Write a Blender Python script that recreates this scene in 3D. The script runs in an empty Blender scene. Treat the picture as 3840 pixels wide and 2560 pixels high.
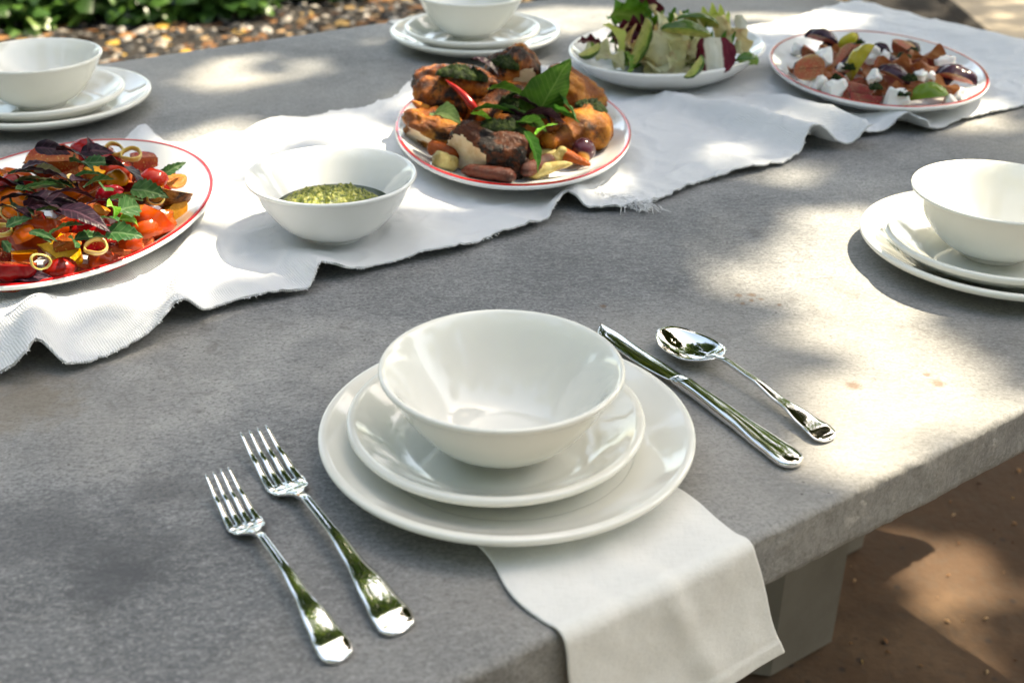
import bpy, bmesh, math, random
import numpy as np
from mathutils import Vector, Matrix, Euler, noise as mn
R_ = math.radians
sc = bpy.context.scene
col = sc.collection
rng = random.Random(7)

# ------------------------------------------------------------------ camera
# world: table top is z = 0, metres; camera solved from the round plates
CAM = np.array([0.0003, -0.9216, 0.4868]); PITCH = R_(28.4649); ROLL = R_(0.6101); FPX = 4447.03
fw = np.array([0, math.cos(PITCH), -math.sin(PITCH)]); up0 = np.array([0, math.sin(PITCH), math.cos(PITCH)]); rt0 = np.array([1., 0, 0])
rt = rt0*math.cos(ROLL)+up0*math.sin(ROLL); up = up0*math.cos(ROLL)-rt0*math.sin(ROLL)
cam = bpy.data.cameras.new('camera'); camo = bpy.data.objects.new('camera', cam); col.objects.link(camo)
camo.matrix_world = Matrix(((rt[0], up[0], -fw[0], CAM[0]), (rt[1], up[1], -fw[1], CAM[1]), (rt[2], up[2], -fw[2], CAM[2]), (0, 0, 0, 1)))
cam.sensor_width = 36; cam.lens = FPX/3840*36; cam.clip_start = .02; cam.clip_end = 500
cam.dof.use_dof = True; cam.dof.focus_distance = 1.02; cam.dof.aperture_fstop = 7.0
sc.camera = camo
sc.render.resolution_x = 1024; sc.render.resolution_y = 682

# ------------------------------------------------------------------ light
SUN = np.array([.429, .323, .843]); SUN /= np.linalg.norm(SUN)
w = bpy.data.worlds.new('World'); sc.world = w; w.use_nodes = True
wn = w.node_tree; bg = wn.nodes['Background']
sky = wn.nodes.new('ShaderNodeTexSky'); sky.sky_type = 'NISHITA'; sky.sun_disc = False; sky.dust_density = 2.5; sky.ozone_density = .6
sky.sun_elevation = math.asin(SUN[2]); sky.sun_rotation = math.atan2(SUN[0], SUN[1])
wn.links.new(sky.outputs[0], bg.inputs[0]); bg.inputs[1].default_value = .15
sl = bpy.data.lights.new('sun', 'SUN'); sl.energy = 3.4; sl.angle = R_(.53); sl.color = (1, .955, .885)
so = bpy.data.objects.new('sun', sl); col.objects.link(so); so.location = (3, 2, 6)
so.rotation_euler = Vector(-SUN).to_track_quat('-Z', 'Y').to_euler()
vs = sc.view_settings; vs.view_transform = 'Standard'; vs.look = 'None'; vs.gamma = 1; vs.use_curve_mapping = False; vs.exposure = 2.05
vs.use_white_balance = True; vs.white_balance_temperature = 8200; vs.white_balance_tint = 5

# ------------------------------------------------------------------ helpers
S_ = 3840/2352
GZ = -.75                                         # ground level
def ray(x, y):                                    # pixel of the 2352-wide view -> direction
    return fw+rt*(x*S_-1920)/FPX-up*(y*S_-1280)/FPX
def at(x, y, z=0.):                               # point on a horizontal plane
    d = ray(x, y); return CAM+d*((z-CAM[2])/d[2])
def at_y(x, y, Y):                                # point on a plane of given depth
    d = ray(x, y); return CAM+d*((Y-CAM[1])/d[1])
TA = R_(34.7); TU = np.array([math.cos(TA), math.sin(TA)]); TV = np.array([-math.sin(TA), math.cos(TA)])
def uv(p): return float(p[0]*TU[0]+p[1]*TU[1]), float(p[0]*TV[0]+p[1]*TV[1])
def xy(u, v): return TU*u+TV*v
def nz(x, y, z, s=1.): return mn.noise(Vector((x*s, y*s, z*s)))

def tag(o, label=None, cat=None, group=None, kind=None):
    if label: o['label'] = label
    if cat: o['category'] = cat
    if group: o['group'] = group
    if kind: o['kind'] = kind
    return o
def mesh(name, verts, faces, mats, smooth=True, mi=None):
    me = bpy.data.meshes.new(name); me.from_pydata([tuple(map(float, v)) for v in verts], [], faces)
    for m in (mats if isinstance(mats, (list, tuple)) else [mats]): me.materials.append(m)
    if mi is not None: me.polygons.foreach_set('material_index', np.array(mi, dtype=np.int32))
    if smooth: me.polygons.foreach_set('use_smooth', np.ones(len(me.polygons), dtype=bool))
    me.update(); return me
def obj(name, me, parent=None, loc=None, rot=None, scale=None):
    o = bpy.data.objects.new(name, me); col.objects.link(o)
    if parent: o.parent = parent
    if loc is not None: o.location = tuple(map(float, loc))
    if rot is not None: o.rotation_euler = rot
    if scale is not None: o.scale = scale if hasattr(scale, '__len__') else (scale,)*3
    return o
def empty(name, loc=(0, 0, 0), rot=(0, 0, 0)):
    return obj(name, None, None, loc, rot)
def gridfaces(nx, ny, wrapx=False, wrapy=False, off=0):
    f = []
    for i in range(nx if wrapx else nx-1):
        for j in range(ny if wrapy else ny-1):
            a = i*ny+j; b = ((i+1) % nx)*ny+j; c = ((i+1) % nx)*ny+(j+1) % ny; d = i*ny+(j+1) % ny
            f.append((off+a, off+b, off+c, off+d))
    return f
def loft(secs, off=0):                            # list of closed sections (n x 3)
    n = len(secs[0]); v = [p for s in secs for p in s]; f = []
    for i in range(len(secs)-1):
        for j in range(n):
            f.append((off+i*n+j, off+i*n+(j+1) % n, off+(i+1)*n+(j+1) % n, off+(i+1)*n+j))
    f.append(tuple(off+k for k in range(n-1, -1, -1))); f.append(tuple(off+(len(secs)-1)*n+k for k in range(n)))
    return v, f
def tube(pts, rads, n=8):
    pts = [np.array(p, float) for p in pts]; secs = []
    for i, p in enumerate(pts):
        t = pts[min(i+1, len(pts)-1)]-pts[max(i-1, 0)]; t = t/(np.linalg.norm(t)+1e-9)
        a = np.cross(t, (0, 0, 1.)) if abs(t[2]) < .9 else np.cross(t, (1., 0, 0)); a /= np.linalg.norm(a); b = np.cross(t, a)
        secs.append([p+rads[i]*(a*math.cos(k*2*math.pi/n)+b*math.sin(k*2*math.pi/n)) for k in range(n)])
    return loft(secs)
def spline(P, k=6):                               # Catmull-Rom through profile points
    P = [np.array(p, float) for p in P]; out = []
    for i in range(len(P)-1):
        p0 = P[max(i-1, 0)]; p1 = P[i]; p2 = P[i+1]; p3 = P[min(i+2, len(P)-1)]
        for s in range(k):
            t = s/k
            out.append(.5*((2*p1)+(p2-p0)*t+(2*p0-5*p1+4*p2-p3)*t*t+(3*p1-p0-3*p2+p3)*t**3))
    out.append(P[-1]); return out
def lathe(prof, n=96, sx=1., sy=1.):              # prof (r,z); elliptical by sx, sy
    v = []; f = []; m = len(prof)
    for i in range(n):
        a = 2*math.pi*i/n
        for r, z in prof: v.append((r*sx*math.cos(a), r*sy*math.sin(a), z))
    for i in range(n):
        for j in range(m-1):
            a, b = i*m+j, ((i+1) % n)*m+j; f.append((a, a+1, b+1, b))
    return v, f
def bl(x, pts):                                   # smooth 1-D interpolation table
    xs = [p[0] for p in pts]
    if x <= xs[0]: return pts[0][1]
    if x >= xs[-1]: return pts[-1][1]
    for i in range(len(xs)-1):
        if x <= xs[i+1]:
            t = (x-xs[i])/(xs[i+1]-xs[i]); t = t*t*(3-2*t); return pts[i][1]*(1-t)+pts[i+1][1]*t

# ------------------------------------------------------------------ materials
class Mt:
    def __init__(s, name, rough=.5, spec=.5, coat=0., metal=0., sss=0., color=None, trans=0.):
        s.m = bpy.data.materials.new(name); s.m.use_nodes = True; s.t = s.m.node_tree; s.b = s.t.nodes['Principled BSDF']
        i = s.b.inputs; i['Roughness'].default_value = rough; i['Specular IOR Level'].default_value = spec
        i['Coat Weight'].default_value = coat; i['Coat Roughness'].default_value = .05; i['Metallic'].default_value = metal
        i['Subsurface Weight'].default_value = sss; i['Subsurface Scale'].default_value = .004
        if color: i['Base Color'].default_value = (*color, 1)
        s.tc = s.t.nodes.new('ShaderNodeTexCoord'); s.h = None
    def n(s, kind): return s.t.nodes.new('ShaderNode'+kind)
    def l(s, a, b): s.t.links.new(a, b)
    def coord(s, sc=(1, 1, 1), rot=(0, 0, 0), src='Object', loc=(0, 0, 0)):
        m = s.n('Mapping'); s.l(s.tc.outputs[src], m.inputs[0]); m.inputs[1].default_value = loc; m.inputs[2].default_value = rot; m.inputs[3].default_value = sc; return m.outputs[0]
    def noise(s, scale, detail=4, rough=.55, co=None, dist=0., rnd=False):
        t = s.n('TexNoise'); t.inputs['Scale'].default_value = scale; t.inputs['Detail'].default_value = detail; t.inputs['Roughness'].default_value = rough; t.inputs['Distortion'].default_value = dist
        if rnd:
            t.noise_dimensions = '4D'; oi = s.n('ObjectInfo'); mm = s.math('MULTIPLY', oi.outputs['Random'], 50.); s.l(mm, t.inputs['W'])
        s.l(co if co is not None else s.coord(), t.inputs['Vector']); return t.outputs[0]
    def vor(s, scale, co=None, feat='F1'):
        t = s.n('TexVoronoi'); t.feature = feat; t.inputs['Scale'].default_value = scale; s.l(co if co is not None else s.coord(), t.inputs['Vector']); return t
    def ramp(s, fac, stops):
        r = s.n('ValToRGB'); e = r.color_ramp.elements
        while len(e) < len(stops): e.new(.5)
        for k, (p, c) in enumerate(stops): e[k].position = p; e[k].color = (*c, 1) if hasattr(c, '__len__') else (c, c, c, 1)
        s.l(fac, r.inputs[0]); return r.outputs[0]
    def mix(s, fac, a, b, mode='MIX'):
        m = s.n('Mix'); m.data_type = 'RGBA'; m.blend_type = mode
        for k, v in ((0, fac), (6, a), (7, b)):
            if hasattr(v, 'links') or hasattr(v, 'is_linked'): s.l(v, m.inputs[k])
            elif k == 0: m.inputs[0].default_value = v
            else: m.inputs[k].default_value = (*v, 1)
        return m.outputs[2]
    def math(s, op, a, b=0., c=None):
        m = s.n('Math'); m.operation = op
        for k, v in enumerate((a, b) if c is None else (a, b, c)):
            if hasattr(v, 'is_linked'): s.l(v, m.inputs[k])
            else: m.inputs[k].default_value = v
        return m.outputs[0]
    def sep(s, co=None):
        x = s.n('SeparateXYZ'); s.l(co if co is not None else s.tc.outputs['Object'], x.inputs[0]); return x.outputs
    def col(s, c): s.l(c, s.b.inputs['Base Color']); return s
    def rgh(s, c): s.l(c, s.b.inputs['Roughness']); return s
    def bump(s, h, strength=.3, dist=.001):
        b = s.n('Bump'); b.inputs['Strength'].default_value = strength; b.inputs['Distance'].default_value = dist; s.l(h, b.inputs['Height'])
        if s.h is not None: s.l(s.h, b.inputs['Normal'])
        s.h = b.outputs[0]; s.l(s.h, s.b.inputs['Normal']); return s
    def translucent(s, fac, c=None):
        tr = s.n('BsdfTranslucent'); mx = s.n('MixShader'); mx.inputs[0].default_value = fac
        out = s.t.nodes['Material Output']; s.l(s.b.outputs[0], mx.inputs[1]); s.l(tr.outputs[0], mx.inputs[2]); s.l(mx.outputs[0], out.inputs[0])
        src = s.b.inputs['Base Color']
        if c: tr.inputs[0].default_value = (*c, 1)
        elif src.is_linked: s.l(src.links[0].from_socket, tr.inputs[0])
        else: tr.inputs[0].default_value = src.default_value
        return s
    def vary(s, c, amt=.25, hue=.02):
        oi = s.n('ObjectInfo'); h = s.n('HueSaturation')
        s.l(s.math('MULTIPLY_ADD', oi.outputs['Random'], hue*2, .5-hue), h.inputs[0])
        s.l(s.math('MULTIPLY_ADD', oi.outputs['Random'], amt*2, 1-amt), h.inputs[2]); s.l(c, h.inputs[4]); return h.outputs[0]
MATS = {}
def M(name): return MATS[name].m

def concrete():
    m = Mt('concrete', .62, .35)
    co = m.coord(rot=(0, 0, -TA))
    st = m.coord(sc=(9, 26, 9), rot=(0, 0, -TA))
    big = m.noise(3.2, 6, .6, co, .4); mid = m.noise(17, 6, .65, co, .3); fib = m.noise(9, 8, .72, st, .6); fine = m.noise(330, 5, .7, co)
    c = m.ramp(big, [(.36, (.12, .125, .131)), (.5, (.235, .238, .24)), (.64, (.35, .347, .337))])
    c = m.mix(m.ramp(mid, [(.36, .75), (.58, 0)]), c, (.15, .155, .162))
    c = m.mix(m.ramp(fib, [(.46, 0.), (.72, .45)]), c, (.45, .447, .435))
    c = m.mix(m.ramp(fib, [(.33, .6), (.46, 0.)]), c, (.09, .093, .098))
    c = m.mix(m.ramp(fine, [(.36, .7), (.49, 0)]), c, (.075, .076, .08))
    c = m.mix(m.ramp(fine, [(.54, 0), (.68, .45)]), c, (.5, .495, .485))
    warm = m.noise(1.7, 3, .5, co); c = m.mix(m.ramp(warm, [(.46, 0), (.62, .45)]), c, (.33, .305, .27)); blo = m.noise(38, 5, .7, co, .5); c = m.mix(m.math('MULTIPLY', m.ramp(blo, [(.56, 0), (.68, .5)]), m.ramp(m.noise(4.3, 2, .5, co), [(.5, 0), (.6, 1.)])), c, (.12, .11, .10))
    # pits and rusty specks
    pit = m.vor(85, co).outputs[0]; pm = m.noise(6, 2, .5, co)
    pitm = m.math('MULTIPLY', m.ramp(pit, [(.06, 1.), (.13, 0.)]), m.ramp(pm, [(.52, 0), (.62, 1.)]))
    c = m.mix(m.math('MULTIPLY', pitm, .7), c, (.07, .065, .06))
    def tint_patch(px, py, rad, colr, amt, sp):
        nonlocal c
        p = at(px, py); d = m.n('VectorMath'); d.operation = 'DISTANCE'; m.l(m.tc.outputs['Object'], d.inputs[0]); d.inputs[1].default_value = tuple(p)
        k = m.math('ADD', d.outputs['Value'], m.math('MULTIPLY_ADD', m.noise(sp, 4, .6, co), rad*1.6, -rad*.8))
        c = m.mix(m.math('MULTIPLY', m.ramp(m.math('DIVIDE', k, rad*2), [(.2, 1.), (.55, 0.)]), amt), c, colr)
    tint_patch(60, 925, .05, (.2, .165, .12), .6, 60)  # brown stain
    for px, py, r in ((1697, 678, .0042), (1727, 677, .0045), (1727, 690, .003), (1706, 697, .0032), (1748, 687, .003), (1790, 700, .003), (1385, 703, .004), (1960, 885, .008), (2155, 880, .007), (2130, 860, .004)):
        tint_patch(px, py, r, (.15, .085, .05), .75, 300)  # small brown stains
    for px, py, r in ((370, 1130, .03), (110, 1220, .05), (300, 1270, .045), (250, 1340, .03), (560, 1215, .03)):
        tint_patch(px, py, r, (.07, .072, .078), .55, 45)  # soft dark grey patches towards the near left
    m.col(c); m.rgh(m.ramp(mid, [(.3, .5), (.7, .72)]))
    m.bump(fib, .5, .002); m.bump(fine, .45, .0008); m.bump(pitm, -.8, .001)
    return m
MATS['concrete'] = concrete()

def simple(name, color, rough=.5, **k):
    MATS[name] = Mt(name, rough, color=color, **k); return MATS[name]
porc = Mt('porcelain', .09, .5, coat=.6); porc.col(porc.ramp(porc.noise(22, 3), [(.3, (.80, .785, .715)), (.7, (.825, .81, .745))])); porc.bump(porc.noise(14, 2), .05, .002); MATS['porcelain'] = porc
pw = Mt('white_porcelain', .09, .5, coat=.6, color=(.79, .79, .775)); pw.bump(pw.noise(12, 2), .05, .002); MATS['white_porcelain'] = pw
simple('red_glaze', (.50, .012, .016), .12, coat=.6)
st = Mt('steel', .045, .5, metal=1., color=(.86, .85, .83)); st.rgh(st.ramp(st.noise(900, 2), [(.3, .03), (.7, .075)])); MATS['steel'] = st
def cloth(name, c0, c1, ws, bumpd, ribs=True):
    m = Mt(name, .92, .12, sss=0.); m.b.inputs['Sheen Weight'].default_value = .25
    if not ribs:
        co = m.coord(); a = m.noise(420, 3, .6, m.coord((1, .25, 1), (0, 0, -TA))); b = m.noise(420, 3, .6, m.coord((.25, 1, 1), (0, 0, -TA))); h = m.math('ADD', a, b)
        m.col(m.mix(m.ramp(h, [(.85, .8), (1.1, 0.)]), c0, c1)); m.bump(h, .35, .0006); m.bump(m.noise(11, 4, .6, co), .5, .006); return m
    co = m.coord(rot=(0, 0, -TA)); a = m.n('TexWave'); a.inputs['Scale'].default_value = ws; a.inputs['Distortion'].default_value = 2.2; a.inputs['Detail'].default_value = 3; a.inputs['Detail Scale'].default_value = 2
    m.l(co, a.inputs[0]); b = m.n('TexWave'); b.bands_direction = 'Y'; b.inputs['Scale'].default_value = ws*1.25; b.inputs['Distortion'].default_value = 2.; b.inputs['Detail'].default_value = 3; m.l(co, b.inputs[0])
    h = m.math('ADD', m.math('MULTIPLY', a.outputs[1], 1.), m.math('MULTIPLY', b.outputs[1], .8))
    n = m.noise(60, 5, .6, co); c = m.mix(m.ramp(h, [(.3, .7), (1., 0.)]), c1, c0); c = m.mix(m.ramp(n, [(.4, .25), (.65, 0)]), c, c0)
    sp = m.vor(38, co).outputs[0]; spm = m.math('MULTIPLY', m.ramp(sp, [(.022, 1.), (.04, 0.)]), m.ramp(m.noise(9, 1, .5, co), [(.54, 0.), (.6, .6)]))
    if ribs: c = m.mix(spm, c, (.18, .16, .13))
    m.col(c); m.bump(h, .8, bumpd); m.bump(n, .5, bumpd*3); m.bump(m.noise(9, 4, .6, co), .4, .008); m.bump(m.noise(48, 4, .6, co, 1.), .5, .003); return m
MATS['runner_cloth'] = cloth('runner_cloth', (.79, .80, .81), (.70, .71, .73), 150, .0006)
MATS['napkin_linen'] = cloth('napkin_linen', (.76, .75, .715), (.73, .72, .685), 260, .0003, False)
MATS['thread'] = simple('thread', (.82, .82, .83), .9, spec=.1)

def ground_mat():
    m = Mt('patio_stone', .85, .25); co = m.coord()
    a = m.noise(1.4, 6, .6, co, .3); b = m.noise(9, 6, .65, co); f = m.noise(70, 4, .6, co)
    c = m.ramp(a, [(.3, (.04, .021, .012)), (.5, (.09, .050, .028)), (.68, (.19, .12, .072))])
    c = m.mix(m.ramp(b, [(.38, .6), (.55, 0)]), c, (.07, .042, .026)); c = m.mix(m.ramp(f, [(.36, .35), (.5, 0)]), c, (.08, .06, .045))
    sp = m.vor(22, co).outputs[0]; c = m.mix(m.ramp(sp, [(.09, .85), (.15, 0)]), c, (.05, .035, .028))
    m.col(c); m.bump(b, .4, .01); m.bump(f, .4, .003); return m
MATS['patio_stone'] = ground_mat()
pp = Mt('pale_paving', .85, .25); pp.col(pp.ramp(pp.noise(5, 6, .6), [(.3, (.30, .25, .19)), (.7, (.42, .36, .28))])); pp.bump(pp.noise(40, 4), .4, .004); MATS['pale_paving'] = pp
d = Mt('dark_soil', .95, .15); d.col(d.ramp(d.noise(30, 6, .7), [(.3, (.012, .011, .011)), (.7, (.05, .043, .038))])); d.bump(d.noise(60, 5, .7), .8, .02); MATS['dark_soil'] = d
lg = Mt('leg_stone', .8, .3); lg.col(lg.mix(lg.ramp(lg.noise(150, 3), [(.33, .5), (.42, 0.)]), lg.ramp(lg.noise(6, 5, .6), [(.3, (.13, .105, .082)), (.7, (.19, .16, .13))]), (.16, .14, .12))); lg.bump(lg.noise(160, 3), .2, .001); MATS['leg_stone'] = lg
def chips(name, stops, rough=.7):
    m = Mt(name, rough, .3); oi = m.n('NewGeometry'); c = m.ramp(oi.outputs['Random Per Island'], stops); c = m.mix(m.ramp(m.noise(60, 3), [(.3, .3), (.7, 0)]), c, (.03, .025, .02)); m.col(c); MATS[name] = m; return m
chips('pebble', [(0, (.012, .012, .014)), (.60, (.03, .03, .034)), (.72, (.12, .10, .085)), (.86, (.34, .30, .26)), (1., (.55, .51, .47))])
chips('dead_leaf', [(0, (.09, .04, .02)), (.3, (.26, .11, .035)), (.55, (.40, .2, .08)), (.8, (.45, .3, .16)), (1., (.6, .36, .06))]).translucent(.2)
def foliage(name, stops, tr=.35, rough=.45):
    m = Mt(name, rough, .4); g = m.n('NewGeometry'); c = m.ramp(g.outputs['Random Per Island'], stops); m.col(c); m.translucent(tr); MATS[name] = m; return m
foliage('canopy_leaf', [(0, (.035, .07, .012)), (.5, (.06, .11, .018)), (1., (.11, .16, .03))])
foliage('tree_leaf', [(0, (.03, .065, .010)), (.5, (.075, .14, .018)), (1., (.19, .26, .04))], .5)
foliage('ivy_leaf', [(0, (.02, .055, .012)), (.5, (.04, .10, .02)), (.85, (.08, .17, .03)), (1., (.2, .3, .08))], .3, .3)
bk = Mt('bark', .9, .2); bk.col(bk.ramp(bk.noise(12, 6, .7, bk.coord((6, 6, 1))), [(.3, (.05, .038, .028)), (.7, (.16, .13, .1))])); bk.bump(bk.noise(14, 6, .7, bk.coord((6, 6, 1))), .8, .03); MATS['bark'] = bk

# food materials -----------------------------------------------------------
def flesh(name, skin, inner, core, rough=.2, sss=.15, seeds=None, spots=None):
    # skin (slot 0) + cut flesh shaded by its distance from the fruit's axis (slot 1)
    a = Mt(name+'_skin', .2, .25, coat=.03, sss=sss*.4); c = a.ramp(a.noise(26, 4, .6, rnd=True), [(.3, skin[0]), (.62, skin[1])]); a.col(a.vary(c, .15, .012)); MATS[name+'_skin'] = a
    b = Mt(name+'_flesh', rough+.06, .22, coat=.03, sss=sss); x = b.sep(); r = b.math('SQRT', b.math('ADD', b.math('POWER', x[1], 2.), b.math('POWER', x[2], 2.)))
    r = b.math('ADD', r, b.math('MULTIPLY_ADD', b.noise(90, 4, .6, rnd=True), .012, -.006))
    c = b.ramp(b.math('MULTIPLY', r, 40.), [(.15, core), (.5, inner[0]), (.8, inner[1]), (.93, skin[0])])
    if seeds: v = b.vor(330).outputs[0]; c = b.mix(b.math('MULTIPLY', b.ramp(v, [(.18, .8), (.3, 0)]), b.ramp(b.math('MULTIPLY', r, 40.), [(.45, 1.), (.65, 0.)])), c, seeds)
    c = b.mix(b.ramp(b.noise(120, 5, .65, rnd=True), [(.36, .55), (.56, 0.)]), c, tuple(q*.45 for q in inner[1])); b.col(b.vary(c, .12, .01)); b.bump(b.noise(200, 5, .65), .8, .002); MATS[name+'_flesh'] = b
flesh('tomato', ((.19, .007, .003), (.31, .018, .004)), ((.32, .020, .006), (.30, .010, .004)), (.40, .09, .02), seeds=(.55, .34, .08))
flesh('peach', ((.42, .035, .004), (.56, .13, .005)), ((.60, .21, .008), (.58, .16, .005)), (.60, .24, .015), seeds=None)
flesh('golden', ((.62, .25, .008), (.68, .31, .012)), ((.74, .38, .014), (.72, .34, .010)), (.74, .40, .02))
flesh('yellow_tomato', ((.52, .15, .006), (.58, .22, .01)), ((.58, .24, .012), (.56, .17, .008)), (.55, .2, .02))
flesh('fig', ((.018, .009, .016), (.05, .02, .035)), ((.36, .095, .06), (.52, .38, .18)), (.36, .075, .05), seeds=(.55, .33, .16))
flesh('green_fig', ((.10, .2, .02), (.16, .26, .03)), ((.40, .10, .08), (.62, .58, .36)), (.45, .1, .08), seeds=(.6, .4, .22))
flesh('yellow_fig', ((.52, .40, .03), (.30, .28, .02)), ((.45, .07, .05), (.65, .5, .3)), (.45, .06, .05), seeds=(.6, .4, .22))
flesh('avocado', ((.035, .085, .015), (.06, .13, .02)), ((.38, .43, .09), (.15, .29, .03)), (.48, .46, .14), rough=.4, sss=.1)
def leafmat(name, c0, c1, vein, rough=.35, tr=.25, scale=1.):
    m = Mt(name, rough+.05, .15); x = m.sep(); ay = m.math('ABSOLUTE', x[1])
    ph = m.math('SUBTRACT', x[0], m.math('MULTIPLY', ay, .9)); wv = m.math('SINE', m.math('MULTIPLY', ph, 900.*scale))
    side = m.ramp(wv, [(.80, 0.), (1., .55)]); mid = m.ramp(m.math('MULTIPLY', ay, 500.), [(.25, .9), (.6, 0.)])
    c = m.ramp(m.noise(45, 4, .6, rnd=True), [(.35, c0), (.65, c1)]); c = m.mix(m.math('MAXIMUM', side, mid), c, vein)
    m.col(m.vary(c, .25, .012)); m.bump(m.math('MAXIMUM', wv, mid), .35, .0006); m.bump(m.noise(150, 3), .3, .0008); m.translucent(tr); MATS[name] = m
leafmat('basil_leaf', (.025, .085, .012), (.05, .15, .02), (.10, .2, .05))
leafmat('pale_leaf', (.13, .22, .075), (.20, .30, .12), (.28, .38, .18))
leafmat('verbena_leaf', (.018, .06, .018), (.035, .10, .03), (.09, .16, .07))
leafmat('purple_leaf', (.010, .005, .008), (.026, .010, .020), (.07, .03, .045), tr=.08)
leafmat('olive_leaf', (.055, .06, .015), (.09, .085, .025), (.14, .13, .06), tr=.12)
leafmat('bright_leaf', (.10, .27, .02), (.16, .36, .04), (.25, .45, .1))
pr = Mt('pepper_ring', .22, .5, coat=.4, sss=.2); pr.col(pr.vary(pr.ramp(pr.noise(60, 3, rnd=True), [(.3, (.50, .36, .06)), (.7, (.60, .48, .15))]), .1)); MATS['pepper_ring'] = pr
def lettuce(name, stops, xscale, tr=.3, blot=None, blotamt=.6, hi=.6):
    m = Mt(name, .35, .25); x = m.sep(); a = m.math('MULTIPLY', m.math('ABSOLUTE', x[1]), xscale)
    f = m.math('ADD', a, m.math('MULTIPLY_ADD', m.noise(50, 4, .65, m.coord((.5, 1.6, 1)), rnd=True), .5, -.25)); c = m.ramp(f, stops)
    if blot: c = m.mix(m.ramp(m.noise(40, 4, .6, rnd=True), [(.55, 0.), (hi+.08, blotamt)]), c, blot)
    m.col(c); m.bump(m.math('SINE', m.math('MULTIPLY', m.math('ADD', x[1], m.math('MULTIPLY', m.noise(20, 2), .02)), 900.)), .3, .001); m.bump(m.noise(90, 4), .4, .002); m.translucent(tr); MATS[name] = m
lettuce('green_lettuce', [(.0, (.22, .34, .07)), (.35, (.10, .24, .018)), (.9, (.035, .12, .010))], 28)
lettuce('pale_lettuce', [(.0, (.62, .61, .42)), (.5, (.54, .53, .28)), (.95, (.46, .36, .14))], 22, blot=(.26, .05, .045), blotamt=.55)
lettuce('tan_lettuce', [(.0, (.6, .52, .32)), (.5, (.58, .46, .2)), (.95, (.5, .28, .12))], 30, blot=(.3, .06, .05), blotamt=.6)
lettuce('lime_lettuce', [(.0, (.55, .6, .2)), (.5, (.42, .5, .06)), (.95, (.2, .36, .03))], 25)
lettuce('radicchio', [(.0, (.74, .74, .68)), (.44, (.72, .70, .62)), (.52, (.15, .012, .03)), (1., (.10, .006, .022))], 38, tr=.12)
lettuce('dark_radicchio', [(.0, (.4, .2, .18)), (.12, (.10, .008, .022)), (1., (.055, .004, .014))], 40, tr=.12)
ch = Mt('cheese', .7, .25, sss=.2); ch.col(ch.ramp(ch.noise(50, 4), [(.3, (.76, .75, .72)), (.7, (.83, .82, .79))])); ch.bump(ch.noise(130, 5, .65), .6, .003); MATS['cheese'] = ch
ham = Mt('cured_ham', .35, .22, sss=.1); hw = ham.noise(30, 4, .6, ham.coord((.4, 2.4, 1)), 1., rnd=True)
ham.col(ham.ramp(hw, [(.3, (.20, .045, .018)), (.52, (.30, .095, .032)), (.66, (.46, .23, .11)), (.8, (.26, .07, .025))])); ham.bump(hw, .4, .002); ham.translucent(.2); MATS['cured_ham'] = ham
ps = Mt('herb_sauce', .5, .10); pv = ps.vor(260).outputs; pn = ps.noise(150, 5, .65)
pc = ps.ramp(pn, [(.3, (.003, .006, .001)), (.5, (.010, .022, .003)), (.64, (.030, .048, .006)), (.80, (.12, .10, .02))]); ps.col(pc); ps.bump(pn, 1., .004); MATS['herb_sauce'] = ps
pb = Mt('bowl_sauce', .22, .4, coat=.15); pn = pb.noise(190, 5, .65); pc = pb.ramp(pn, [(.3, (.012, .025, .003)), (.43, (.07, .10, .010)), (.54, (.22, .24, .035)), (.66, (.42, .39, .11)), (.80, (.42, .24, .04))]); pb.col(pc); pb.bump(pn, .9, .003); pb.bump(pb.vor(300).outputs[0], -.5, .002); MATS['bowl_sauce'] = pb
simple('green_oil', (.012, .03, .006), .12, coat=.0)
def roast(name, stops, char, ch0=.52, ch1=.64):
    m = Mt(name, .24, .22, coat=.02, sss=.02); n = m.noise(34, 6, .62, dist=.6, rnd=True); c = m.ramp(n, stops)
    k = m.noise(30, 5, .65, dist=.3, rnd=True); c = m.mix(m.ramp(k, [(ch0, 0.), (ch1, char)]), c, (.008, .005, .004))
    m.col(c); m.rgh(m.ramp(n, [(.3, .14), (.7, .38)])); m.bump(m.noise(240, 6, .7), .8, .003); m.bump(n, .6, .008); MATS[name] = m
roast('roast_skin', [(.34, (.018, .005, .003)), (.44, (.10, .023, .004)), (.54, (.28, .072, .008)), (.67, (.46, .17, .02))], .92, .52, .58)
roast('golden_skin', [(.30, (.11, .026, .006)), (.45, (.20, .052, .007)), (.56, (.37, .13, .013)), (.70, (.52, .26, .045))], .9, .56, .64)
roast('charred_skin', [(.32, (.02, .006, .003)), (.48, (.065, .015, .004)), (.7, (.20, .05, .008))], .98, .49, .54)
ck = Mt('chicken_meat', .45, .4, sss=.15); ckn = ck.noise(40, 5, .6, ck.coord((1.3, .8, 1)), rnd=True); ck.col(ck.ramp(ckn, [(.3, (.42, .26, .13)), (.5, (.62, .48, .32)), (.7, (.70, .60, .46))])); ck.bump(ckn, .6, .003); MATS['chicken_meat'] = ck
roast('carrot', [(.3, (.15, .022, .004)), (.55, (.34, .07, .006)), (.75, (.46, .13, .01))], .75, .6, .72)
roast('dark_carrot', [(.3, (.03, .006, .004)), (.55, (.08, .014, .005)), (.75, (.17, .034, .008))], .85, .5, .64)
roast('fennel', [(.34, (.14, .075, .018)), (.48, (.30, .22, .07)), (.68, (.42, .36, .16))], .7, .58, .72)
roast('burnt_pepper', [(.3, (.20, .03, .01)), (.5, (.5, .15, .015)), (.75, (.58, .30, .03))], .9, .54, .64)
simple('chili_red', (.30, .007, .005), .18, spec=.3, coat=.1)
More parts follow.
